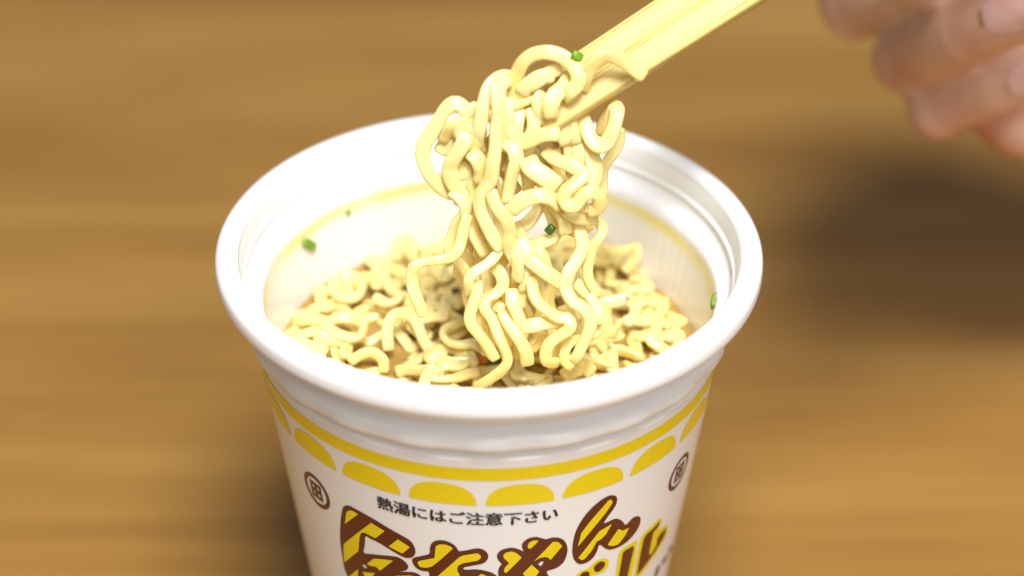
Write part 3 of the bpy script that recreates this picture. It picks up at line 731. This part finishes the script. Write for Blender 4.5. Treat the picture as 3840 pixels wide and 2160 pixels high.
# yellow band all round
def strip(name, a0, a1, z0, z1, n, off, mat, wav=0.0):
    vs, fs = [], []
    rows = 4
    for k in range(rows + 1):
        z = z0 + (z1 - z0) * k / rows
        for i in range(n + 1):
            a = math.radians(a0 + (a1 - a0) * i / n)
            vs.append(on_wall(a, z + wav * math.sin(2 * a), off))
    for k in range(rows):
        for i in range(n):
            fs.append((k * (n + 1) + i, k * (n + 1) + i + 1, (k + 1) * (n + 1) + i + 1, (k + 1) * (n + 1) + i))
    return obj(name, vs, fs, mat, cup)


tag(strip('yellow_band', -180, 180, -22.45, -19.45, 240, 0.07, 'yellow_ink', 0.05), 'yellow band round the cup below the ribs')
for k in range(-9, 10):
    a0 = -1.9 + 18.58 * k + 1.05
    a1 = a0 + 18.58 - 2.1
    poly = []
    for j in range(25):
        t = math.pi * j / 24
        poly.append(((a0 + a1) / 2 - (a1 - a0) / 2 * math.copysign(abs(math.cos(t)) ** 0.86, math.cos(t)), -28.55 + 5.05 * math.sin(t) ** 0.86))
    if a0 > 174 or a1 < -176:
        continue
    wrap_poly('scallop', poly, [], 'yellow_ink', cup, 0.07)
tag(strip('side_panel', 86, 120, -60, -33, 20, 0.07, 'yellow_ink'), 'yellow panel turning the right side of the cup')

# round crests
for th0, z0, nm in ((-50.6, -38.0, 'round brown crest at the left of the lettering'), (59.2, -37.6, 'round brown crest at the right of the lettering')):
    def ring(r, n=40):
        return [(th0 + math.degrees(r * math.cos(2 * math.pi * i / n) / RU), z0 + r * math.sin(2 * math.pi * i / n)) for i in range(n)]
    cr = wrap_poly('crest', ring(3.95), [ring(3.02)], 'brown_ink', cup, 0.07, True)
    cr['label'] = nm

    def rect(cx, cy, hx, hy):
        return [(th0 + math.degrees((cx + a * hx) / RU), z0 + cy + b_ * hy) for a, b_ in ((-1, -1), (0, -1), (1, -1), (1, 0), (1, 1), (0, 1), (-1, 1), (-1, 0))]
    body = [(th0 + math.degrees(a / RU), z0 + b_) for a, b_ in ((-1.75, -1.95), (1.75, -1.95), (1.75, 1.95), (-1.75, 1.95))]
    wrap_poly('crest_sign', body, [rect(a * 0.72, b_ * 0.8, 0.34, 0.38) for a in (-1, 1) for b_ in (-1, 1)], 'brown_ink', cr, 0.07)

# caution line
cu = bpy.data.curves.new('caution_text', 'FONT')
cu.body = '\u71b1\u6e6f\u306b\u306f\u3054\u6ce8\u610f\u4e0b\u3055\u3044'
cu.size = 1.0
cu.align_x = 'LEFT'
cu.offset = 0.006
cu.resolution_u = 3
to = bpy.data.objects.new('caution_tmp', cu)
S.collection.objects.link(to)
dg = bpy.context.evaluated_depsgraph_get()
tm = bpy.data.meshes.new_from_object(to.evaluated_get(dg))
bpy.data.objects.remove(to)
bm = bmesh.new()
bm.from_mesh(tm)
xs = [v.co.x for v in bm.verts]
ys = [v.co.y for v in bm.verts]
x0, x1, y0, y1 = min(xs), max(xs), min(ys), max(ys)
bm2 = bmesh.new()
for q, (du, dw) in enumerate(((-0.11, 0.0), (0.11, 0.0), (0.0, 0.07))):      # three laps of ink make the strokes bold
    t_ = bmesh.new()
    t_.from_mesh(tm)
    for v in t_.verts:
        u = (v.co.x - x0) / (x1 - x0)
        w_ = (v.co.y - y0) / (y1 - y0)
        v.co = on_wall(math.radians(-28.4 + 45.2 * u) + du / RU, -33.5 + 3.15 * w_ + dw, 0.07 + 0.025 * q)
    t2 = bpy.data.meshes.new('tmp')
    t_.to_mesh(t2)
    t_.free()
    bm2.from_mesh(t2)
    bpy.data.meshes.remove(t2)
bm.free()
bm = bm2
bmesh.ops.recalc_face_normals(bm, faces=bm.faces)
tm2 = bpy.data.meshes.new('caution_text')
bm.to_mesh(tm2)
bm.free()
tm2.materials.clear()
tm2.materials.append(MAT['black_ink'])
o = bpy.data.objects.new('caution_text', tm2)
S.collection.objects.link(o)
o.parent = cup
o['label'] = 'line of small dark print above the lettering'

# ------------------------------------------------------------------ broth
BZ = -25.5
vs, fs = [W(0, 0, BZ)], []
NR, NA = 14, 72
for k in range(1, NR + 1):
    r = (inner_r(BZ) + 0.02) * k / NR
    for i in range(NA):
        a = 2 * math.pi * i / NA
        dz = 0.25 * noise.noise(Vector((r * math.cos(a) * 0.15, r * math.sin(a) * 0.15, 3.1))) + (0.5 if k == NR else 0)
        vs.append(W(r * math.sin(a), -r * math.cos(a), BZ + dz))
for i in range(NA):
    fs.append((0, 1 + i, 1 + (i + 1) % NA))
for k in range(NR - 1):
    for i in range(NA):
        j = (i + 1) % NA
        fs.append((1 + k * NA + i, 1 + (k + 1) * NA + i, 1 + (k + 1) * NA + j, 1 + k * NA + j))
broth = tag(obj('broth', vs, fs, 'broth', None), 'golden brown soup broth pooled between the noodles inside the cup', 'broth')
rnd = random.Random(5)
for (x, y, r, z) in ((7.5, -13.5, 1.0, -22.6), (-2.0, -16.2, 1.15, -22.4), (5.2, -12.4, 0.7, -22.8), (-9.0, -12.0, 0.7, -23.0), (-15.0, -8.5, 0.6, -24.0), (-3.2, -15.4, 0.5, -22.5), (9.3, -14.2, 0.55, -22.6), (-20, 4, 0.7, -24.5), (22, 2, 0.7, -24.5)):
    bm = bmesh.new()
    bmesh.ops.create_uvsphere(bm, u_segments=14, v_segments=8, radius=r * MM)
    me = bpy.data.meshes.new('bubble')
    bm.to_mesh(me)
    bm.free()
    me.materials.append(MAT['bubble'])
    me.polygons.foreach_set('use_smooth', [True] * len(me.polygons))
    o = bpy.data.objects.new('bubble', me)
    o.location = W(x, y, z - 0.4)
    o.scale = (1, 1, 0.75)
    S.collection.objects.link(o)
    o.parent = broth

# ------------------------------------------------------------------ noodles
REF = Vector((0.1, -0.80, 0.58)).normalized()


def strand(name, pts, wid, seed, w0=2.1, t0=1.35, twist=0.55):
    P = catmull(pts, 0.55)
    n = len(P)
    rs = random.Random(seed)
    ph, ph2, ph3 = (rs.uniform(0, 60) for _ in range(3))
    T = [(P[min(i + 1, n - 1)] - P[max(i - 1, 0)]).normalized() for i in range(n)]
    # even out the tangents
    for _ in range(2):
        T = [(T[max(i - 1, 0)] + T[i] * 2 + T[min(i + 1, n - 1)]).normalized() for i in range(n)]
    N = []
    cur = None
    for i in range(n):
        ref = REF - T[i] * REF.dot(T[i])
        if cur is None:
            cur = ref if ref.length > 0.1 else T[i].orthogonal()
        cur = cur - T[i] * cur.dot(T[i])
        cur = cur.normalized()
        if ref.length > 0.25:
            if cur.dot(ref) < 0:
                ref = -ref
            cur = (cur * 0.88 + ref.normalized() * 0.12).normalized()
        N.append(cur.copy())
    M = 14
    cen = sum(P, Vector()) / n
    vs, fs = [], []

    def ring(c_, t, nn, w, h_):
        s = t.cross(nn)
        for k in range(M):
            a = 2 * math.pi * k / M
            ca, sa = math.cos(a), math.sin(a)
            e = 0.56
            x = math.copysign(abs(ca) ** e, ca) * w / 2
            y = math.copysign(abs(sa) ** e, sa) * h_ / 2
            p_ = c_ + s * x + nn * y - cen
            vs.append(p_ * MM)
    rings = 0
    for i in range(n):
        tw = twist * 1.6 * noise.noise(Vector((i * 0.035, ph, 0))) + 0.35 * noise.noise(Vector((i * 0.11, ph2, 1)))
        nn = Matrix.Rotation(tw, 3, T[i]) @ N[i]
        k = 1 + 0.22 * noise.noise(Vector((i * 0.07, ph3, 2))) + 0.06 * noise.noise(Vector((i * 0.25, ph3, 4)))
        # bends squeeze the strand a little wider
        bend = 0
        if 2 < i < n - 3:
            bend = 1 - T[i - 2].dot(T[i + 2])
        w = w0 * wid * k * (1 + 0.10 * min(1, bend * 2))
        h_ = t0 * (0.92 + 0.08 * wid) * (2 - k)
        if i == 0:
            ring(P[0] - T[0] * 0.25, T[0], nn, w * 0.72, h_ * 0.68)
            rings += 1
        ring(P[i], T[i], nn, w * (0.95 if i in (0, n - 1) else 1), h_ * (0.95 if i in (0, n - 1) else 1))
        rings += 1
        if i == n - 1:
            ring(P[i] + T[i] * 0.25, T[i], nn, w * 0.72, h_ * 0.68)
            rings += 1
    for r in range(rings - 1):
        for k in range(M):
            j = (k + 1) % M
            fs.append((r * M + k, r * M + j, (r + 1) * M + j, (r + 1) * M + k))
    fs.append(tuple(reversed(range(M))))
    fs.append(tuple((rings - 1) * M + k for k in range(M)))
    o = obj(name, vs, fs, 'noodle')
    o.location = W(*cen)
    return o


def bed_label(c_):
    x, y = c_[0], c_[1]
    if math.hypot(x, y) < 13:
        w = 'right under the lifted bundle'
    elif abs(x) > abs(y) * 0.8:
        w = 'toward the left inner wall' if x < 0 else 'toward the right inner wall'
    else:
        w = 'toward the front rim' if y < 0 else 'toward the back inner wall'
    return 'cream noodle lying in the tangle that fills the cup, ' + w


def lift_label(c_):
    if c_[2] > 26:
        w = 'near the chopstick tips'
    elif c_[2] > 12:
        w = 'in the upper left of the bundle' if c_[0] < 4 else 'in the upper right of the bundle'
    elif c_[2] > -4:
        w = 'halfway down the bundle'
    else:
        w = 'at the foot of the bundle'
    return 'cream noodle packed among other lifted strands ' + w


def mid(P_):
    return [sum(p_[k] for p_ in P_) / len(P_) for k in range(3)]


for i, (lab, wid, pts) in enumerate(LIFTED):
    o = strand('noodle', pts, wid, 100 + i)
    if lab:
        tag(o, lab, 'noodle', 'noodles lifted by the chopsticks')
    else:
        tag(o, lift_label(mid(pts)), 'noodle', 'noodles lifted by the chopsticks')
for i, (lab, wid, pts) in enumerate(BED):
    o = strand('noodle', pts, wid, 400 + i, twist=0.8)
    tag(o, lab or bed_label(mid(pts)), 'noodle', 'noodles left in the cup')


# the tangle: long crimped strands dropped one after another on a height map of the pile
def mound(x, y):
    r2 = (x * x + y * y) / 1296.0
    return -30.0 + 1.2 * (1 - r2) + 1.8 * y / 36.0


GR = 0.6
GN = 132
hm_ = np.zeros((GN, GN))
for i in range(GN):
    for j in range(GN):
        hm_[i, j] = mound((i - GN / 2) * GR, (j - GN / 2) * GR)


def cells(x, y, rad):
    i0, i1 = int((x - rad) / GR + GN / 2), int((x + rad) / GR + GN / 2) + 1
    j0, j1 = int((y - rad) / GR + GN / 2), int((y + rad) / GR + GN / 2) + 1
    return slice(max(0, i0), min(GN, i1 + 1)), slice(max(0, j0), min(GN, j1 + 1))


rnd = random.Random(21)


def wander():
    a = rnd.uniform(0, 2 * math.pi)
    r = 36.5 * math.sqrt(rnd.random())
    x, y, ang = r * math.cos(a), r * math.sin(a), rnd.uniform(0, 2 * math.pi)
    L = rnd.uniform(34, 66)
    amp = rnd.uniform(1.9, 2.8)
    lam = rnd.uniform(6.4, 8.6)
    ph = rnd.uniform(0, 6.28)
    sd = rnd.uniform(0, 100)
    flat = []
    k = 0.0
    while k < L:
        q = math.hypot(x, y)
        ang += 0.11 * noise.noise(Vector((k * 0.05, sd, 0.3)))
        if q > 34.5:                                   # turn along the wall
            want = math.atan2(y, x) + (math.pi * 0.62 if math.sin(ang - math.atan2(y, x)) > 0 else -math.pi * 0.62)
            d = (want - ang + math.pi) % (2 * math.pi) - math.pi
            ang += 0.16 * d
        am = amp * (1 + 0.5 * noise.noise(Vector((k * 0.09, sd, 5.5))))
        s_ = k / lam * 2 * math.pi + ph + 0.8 * noise.noise(Vector((k * 0.12, sd, 9.1)))
        o1 = am * math.sin(s_)
        o2 = 0.34 * am * math.sin(2 * s_)            # folds lean over
        qx = x - o1 * math.sin(ang) + o2 * math.cos(ang)
        qy = y + o1 * math.cos(ang) + o2 * math.sin(ang)
        lim = inner_r(-25) - 1.15
        q = math.hypot(qx, qy)
        if q > lim:
            qx, qy = qx * lim / q, qy * lim / q
        if not flat or math.hypot(qx - flat[-1][0], qy - flat[-1][1]) > 0.7:
            flat.append((qx, qy))
        x += 0.62 * math.cos(ang)
        y += 0.62 * math.sin(ang)
        k += 0.62
    return flat


for made in range(90):
    best = None
    for _ in range(7):                               # the lowest of a few places takes the next strand
        f = wander()
        if len(f) < 12:
            continue
        z_ = []
        for (qx, qy) in f:
            si, sj = cells(qx, qy, 0.8)
            z_.append(float(hm_[si, sj].max()) + 0.6)
        lev = sum(v - mound(*p_) for v, p_ in zip(z_, f)) / len(f)
        if best is None or lev < best[0]:
            best = (lev, f, z_)
    lev, flat, zz = best
    if lev > 7.1:
        break
    n = len(zz)
    top = zz[:]
    for _ in range(5):                               # a strand is springy: it bridges the dips
        zz = [max(top[i] - 0.35, (zz[max(i - 1, 0)] + zz[i] * 2 + zz[min(i + 1, n - 1)]) / 4) for i in range(n)]
    for (qx, qy), v in zip(flat, zz):
        si, sj = cells(qx, qy, 0.85)
        hm_[si, sj] = np.maximum(hm_[si, sj], v + 0.55)
    o = strand('noodle', [(p_[0], p_[1], v) for p_, v in zip(flat, zz)], rnd.uniform(0.95, 1.15), 700 + made, twist=0.7)
    tag(o, bed_label(mid([(p_[0], p_[1], 0) for p_ in flat])), 'noodle', 'noodles left in the cup')

# ------------------------------------------------------------------ chopsticks
def chopstick(label, tip, far, length):
    tip, far = Vector(tip), Vector(far)
    ax = (far - tip).normalized()
    nrm = (-F_ + Vector((0, 0, 0.30)))
    nrm = (nrm - ax * nrm.dot(ax)).normalized()
    sd = nrm.cross(ax)
    vs, fs = [], []
    M = 20
    stations = [0.0, 0.5, 1.2, 6, 16, 30, 50, 80, 120, 160, length - 0.8, length]
    for q in stations:
        t = min(1, q / 60.0)
        w = 4.9 + 1.2 * t
        h_ = 3.2 + 1.2 * t
        if q == 0.0 or q == length:
            w, h_ = w - 1.0, h_ - 0.9
        elif q == 0.5 or q == length - 0.8:
            w, h_ = w - 0.25, h_ - 0.25
        for k in range(M):
            a = 2 * math.pi * (k + 0.5) / M
            ca, sa = math.cos(a), math.sin(a)
            e = 0.36
            vs.append(Vector((q, math.copysign(abs(ca) ** e, ca) * w / 2, math.copysign(abs(sa) ** e, sa) * h_ / 2)) * MM)
    n = len(stations)
    for r in range(n - 1):
        for k in range(M):
            j = (k + 1) % M
            fs.append((r * M + k, r * M + j, (r + 1) * M + j, (r + 1) * M + k))
    fs.append(tuple(reversed(range(M))))
    fs.append(tuple((n - 1) * M + k for k in range(M)))
    o = obj('chopstick', vs, fs, 'bamboo')
    mw = Matrix((ax, sd, nrm)).transposed().to_4x4()
    mw.translation = W(*tip)
    o.matrix_world = mw
    md = o.modifiers.new('edges', 'EDGE_SPLIT')
    md.split_angle = math.radians(40)
    tag(o, label, 'chopstick', 'pair of bamboo chopsticks')
    return o


chopstick('pale yellow bamboo chopstick, lower of the pair, noodle end draped over it', (9.12, -3.5, 25.64), (43.06, 8.17, 44.12), 200)
chopstick('pale yellow bamboo chopstick, upper of the pair, green scallion bit at its edge', (11.73, 1.78, 31.01), (34.23, 9.16, 43.63), 200)


# ------------------------------------------------------------------ scallion and other bits
def chip(name, loc, size, axis, up, mat, label, cat, group=None, curl=0.5, seed=0):
    """a curled thick slice: an arc strip with thickness, uneven edge"""
    rs = random.Random(seed)
    lx, ly, th = size
    ax = Vector(axis).normalized()
    upv = Vector(up)
    upv = (upv - ax * upv.dot(ax)).normalized()
    sd = upv.cross(ax)
    n, mrow = 9, 5
    vs, fs = [], []
    for side in (1, -1):
        for i in range(n):
            u = i / (n - 1) - 0.5
            for j in range(mrow):
                v = j / (mrow - 1) - 0.5
                rim_ = 0.75 if (i in (0, n - 1) or j in (0, mrow - 1)) else 1.0
                jit = rs.uniform(-0.05, 0.05)
                z = -curl * lx * (u * u * 1.2) - curl * 0.6 * ly * v * v + side * th / 2 * rim_
                vs.append((ax * (lx * (u + jit * 0.3) * (1 - 0.25 * v * v)) + sd * (ly * (v + jit) * (1 - 0.5 * u * u)) + upv * z) * MM)
    half = n * mrow
    for i in range(n - 1):
        for j in range(mrow - 1):
            a = i * mrow + j
            fs.append((a, a + mrow, a + mrow + 1, a + 1))
            fs.append((half + a, half + a + 1, half + a + mrow + 1, half + a + mrow))
    border = [(i * mrow) for i in range(n)] + [(n - 1) * mrow + j for j in range(1, mrow)] + [i * mrow + mrow - 1 for i in range(n - 2, -1, -1)] + [j for j in range(mrow - 2, 0, -1)]
    for k in range(len(border)):
        a, b_ = border[k], border[(k + 1) % len(border)]
        fs.append((a, half + a, half + b_, b_))
    o = obj(name, vs, fs, mat)
    o.location = W(*loc)
    tag(o, label, cat, group)
    return o


GS = 'bits of green scallion'
chip('scallion_piece', (15.3, -2.2, 38.4), (2.2, 1.7, 0.5), (1, 0.2, -0.7), (-0.1, -0.8, 0.6), 'scallion', 'bright green scallion bit stuck on the upper chopstick edge', 'scallion', GS, seed=1)
chip('scallion_piece', (-2.8, -0.2, 26.0), (1.6, 1.1, 0.4), (0.3, 0, 1), (0, -0.8, 0.6), 'scallion', 'tiny green scallion bit tucked behind the top left of the lifted noodles', 'scallion', GS, seed=2)
chip('scallion_piece', (10.7, -9.6, 7.8), (1.9, 1.5, 0.5), (0.6, 0, 0.8), (0, -0.8, 0.6), 'scallion_dark', 'dark green scallion bit in the open gap of the lifted noodles', 'scallion', GS, seed=3)
chip('scallion_piece', (0.6, -7.5, -22.6), (2.8, 2.0, 0.6), (1, 0.2, 0.4), (0, -0.6, 0.8), 'scallion_dark', 'dark green scallion bit soaking beside the front noodles', 'scallion', GS, seed=4)
chip('scallion_piece', (-34.7, 20.9, -14.5), (4.2, 1.8, 0.6), (0.454, 0.576, -0.68), (0.85, -0.5, 0.12), 'scallion', 'green scallion strip stuck on the left inner wall of the cup', 'scallion', GS, curl=0.15, seed=5)
chip('scallion_piece', (40.9, -5.6, -9.9), (3.0, 1.6, 0.6), (0.2, 0.9, 0.6), (-0.95, 0.1, 0.2), 'scallion', 'green scallion bit low on the right inner wall beneath the rim', 'scallion', GS, curl=0.2, seed=6)
chip('scallion_piece', (44.8, -0.4, -6.6), (1.6, 0.5, 0.3), (0.1, 0.5, 0.8), (-0.95, 0.0, 0.2), 'scallion_dark', 'thin dark green fleck just inside the right rim', 'scallion', GS, curl=0.1, seed=7)
chip('scallion_piece', (-27.8, 30.2, -12.8), (1.2, 0.8, 0.25), (0.7, 0.6, 0), (0.6, -0.7, 0.1), 'scallion', 'small pale green fleck on the yellow line of the back inner wall', 'scallion', GS, curl=0.1, seed=8)
chip('carrot_piece', (-1.4, -6.6, -22.8), (2.6, 2.0, 0.9), (0.6, 0, 0.8), (0, -0.7, 0.7), 'carrot', 'orange carrot bit beside the dark green scallion in the broth', 'carrot', curl=0.2, seed=9)
chip('meat_piece', (-6.5, 13.4, -20.2), (1.5, 1.1, 0.7), (1, 0.2, 0.3), (0, -0.6, 0.8), 'meat', 'tiny brown meat bit among the noodles behind the lifted bundle', 'meat', curl=0.2, seed=10)


# ------------------------------------------------------------------ hand
def capsule(vs, fs, a, b_, ra, rb, M=20, K=6):
    a, b_ = Vector(a), Vector(b_)
    t = (b_ - a)
    L = t.length
    t = t.normalized()
    n = t.orthogonal().normalized()
    s = t.cross(n)
    base = len(vs)
    rows = []
    for k in range(K + 1):
        ang = -math.pi / 2 + math.pi / 2 * k / K
        rows.append((a + t * ra * math.sin(ang), ra * math.cos(ang)))
    for k in range(K + 1):
        ang = math.pi / 2 * k / K
        rows.append((b_ + t * rb * math.sin(ang), rb * math.cos(ang)))
    for c_, r in rows:
        for i in range(M):
            an = 2 * math.pi * i / M
            vs.append(c_ + (n * math.cos(an) + s * math.sin(an)) * max(r, 0.02))
    for k in range(len(rows) - 1):
        for i in range(M):
            j = (i + 1) % M
            fs.append((base + k * M + i, base + k * M + j, base + (k + 1) * M + j, base + (k + 1) * M + i))
    fs.append(tuple(base + i for i in reversed(range(M))))
    fs.append(tuple(base + (len(rows) - 1) * M + i for i in range(M)))


def bones_mesh():
    vs, fs = [], []
    J = JOINT

    def bone(p_, q, ka=1.0, kb=1.0, mid=None):
        (a, ra), (b_, rb) = J[p_], J[q]
        capsule(vs, fs, a, b_, ra * ka, rb * kb)
    for f in 'irml':
        bone(f + '_mcp', f + '_pip')
        bone(f + '_pip', f + '_dip', 0.94, 1.0)
        bone(f + '_dip', f + '_tip', 0.97, 1.0)
        # fleshy pad in the middle of each phalanx
        bone(f + '_mcp', 'wrist', 1.15, 0.7)
        bone(f + '_mcp', 'wrist2', 1.15, 0.75)
        bone(f + '_mcp', 'pc', 1.15, 1.1)
    bone('t_cmc', 't_mcp')
    bone('t_mcp', 't_ip')
    bone('t_ip', 't_tip')
    bone('t_cmc', 'wrist', 1, 0.7)
    bone('t_cmc', 'pc')
    bone('t_mcp', 'pc2', 0.8, 0.9)
    bone('i_mcp', 'm_mcp', 1.1, 1.1)
    bone('m_mcp', 'r_mcp', 1.1, 1.1)
    bone('r_mcp', 'l_mcp', 1.1, 1.1)
    bone('pc2', 'pc')
    bone('pc', 'wrist', 1, 0.7)
    bone('hyp1', 'hyp2')
    bone('hyp2', 'wrist', 1, 0.8)
    bone('hyp3', 'hyp2')
    bone('hyp1', 'l_mcp', 1, 1.1)
    bone('hyp2', 'pc')
    bone('web1', 'web2')
    bone('web1', 'r_mcp')
    bone('web2', 'hyp1')
    bone('wrist', 'wrist2')
    bone('wrist', 'fore')
    bone('wrist2', 'fore', 1, 0.8)
    return vs, fs


vs, fs = bones_mesh()
tmp = obj('hand_tmp', [W(*v) for v in vs], fs, 'skin')
md = tmp.modifiers.new('remesh', 'REMESH')
md.mode = 'VOXEL'
md.voxel_size = 0.0009
md.use_smooth_shade = True
md = tmp.modifiers.new('smooth', 'SMOOTH')
md.factor = 0.5
md.iterations = 14
dg = bpy.context.evaluated_depsgraph_get()
hm = bpy.data.meshes.new_from_object(tmp.evaluated_get(dg))
bpy.data.objects.remove(tmp)
hm.name = 'hand'
hm.materials.clear()
hm.materials.append(MAT['skin'])
hm.polygons.foreach_set('use_smooth', [True] * len(hm.polygons))
hand = bpy.data.objects.new('hand', hm)
S.collection.objects.link(hand)
tag(hand, 'blurred hand with curled fingers holding the chopsticks at the top right', 'hand')


def nail(dip, tip, up, half_deg):
    (a, ra), (b_, rb) = JOINT[dip], JOINT[tip]
    a, b_ = Vector(a), Vector(b_)
    t = (b_ - a)
    L = t.length
    t.normalize()
    u = Vector(up)
    u = (u - t * u.dot(t)).normalized()
    s = t.cross(u)
    n, mr = 13, 15
    vs_, fs_ = [], []
    for lay in (0.26, -1.4):
        for i in range(n):
            f = i / (n - 1)
            x = L * 0.42 + f * (L * 0.58 + rb * 0.85)
            ext = 1.0
            if f < 0.35:
                ext = math.sqrt(max(0.0, 1 - ((0.35 - f) / 0.36) ** 2)) * 0.98
            elif f > 0.85:
                ext = math.sqrt(max(0.05, 1 - ((f - 0.85) / 0.20) ** 2))
            xr = min(1, x / L)
            r = ra * 0.97 + (rb - ra * 0.97) * xr
            if x > L:
                r = rb * (1 - 0.28 * ((x - L) / rb) ** 2)
            for j in range(mr):
                v = (j / (mr - 1) * 2 - 1) * ext
                an = math.radians(half_deg) * v
                p_ = a + t * x + (u * math.cos(an) + s * math.sin(an)) * (r - 0.35 + lay)
                vs_.append(W(*p_))
    h_ = n * mr
    for i in range(n - 1):
        for j in range(mr - 1):
            k = i * mr + j
            fs_.append((k, k + 1, k + mr + 1, k + mr))
            fs_.append((h_ + k, h_ + k + mr, h_ + k + mr + 1, h_ + k + 1))
    bd = [i * mr for i in range(n)] + [(n - 1) * mr + j for j in range(1, mr)] + [i * mr + mr - 1 for i in range(n - 2, -1, -1)] + [j for j in range(mr - 2, 0, -1)]
    for k in range(len(bd)):
        p0, p1 = bd[k], bd[(k + 1) % len(bd)]
        fs_.append((p0, p1, h_ + p1, h_ + p0))
    return obj('nail', vs_, fs_, 'nail', hand)


for f, up in (('r', (0.0, -0.83, 0.62)), ('l', (0, -0.8, 0.2)), ('m', (0.1, -0.9, 0.3)), ('i', (-0.7, 0.2, 0.7))):
    nail(f + '_dip', f + '_tip', up, 50)
nail('t_ip', 't_tip', (0, -0.6, 0.8), 52)
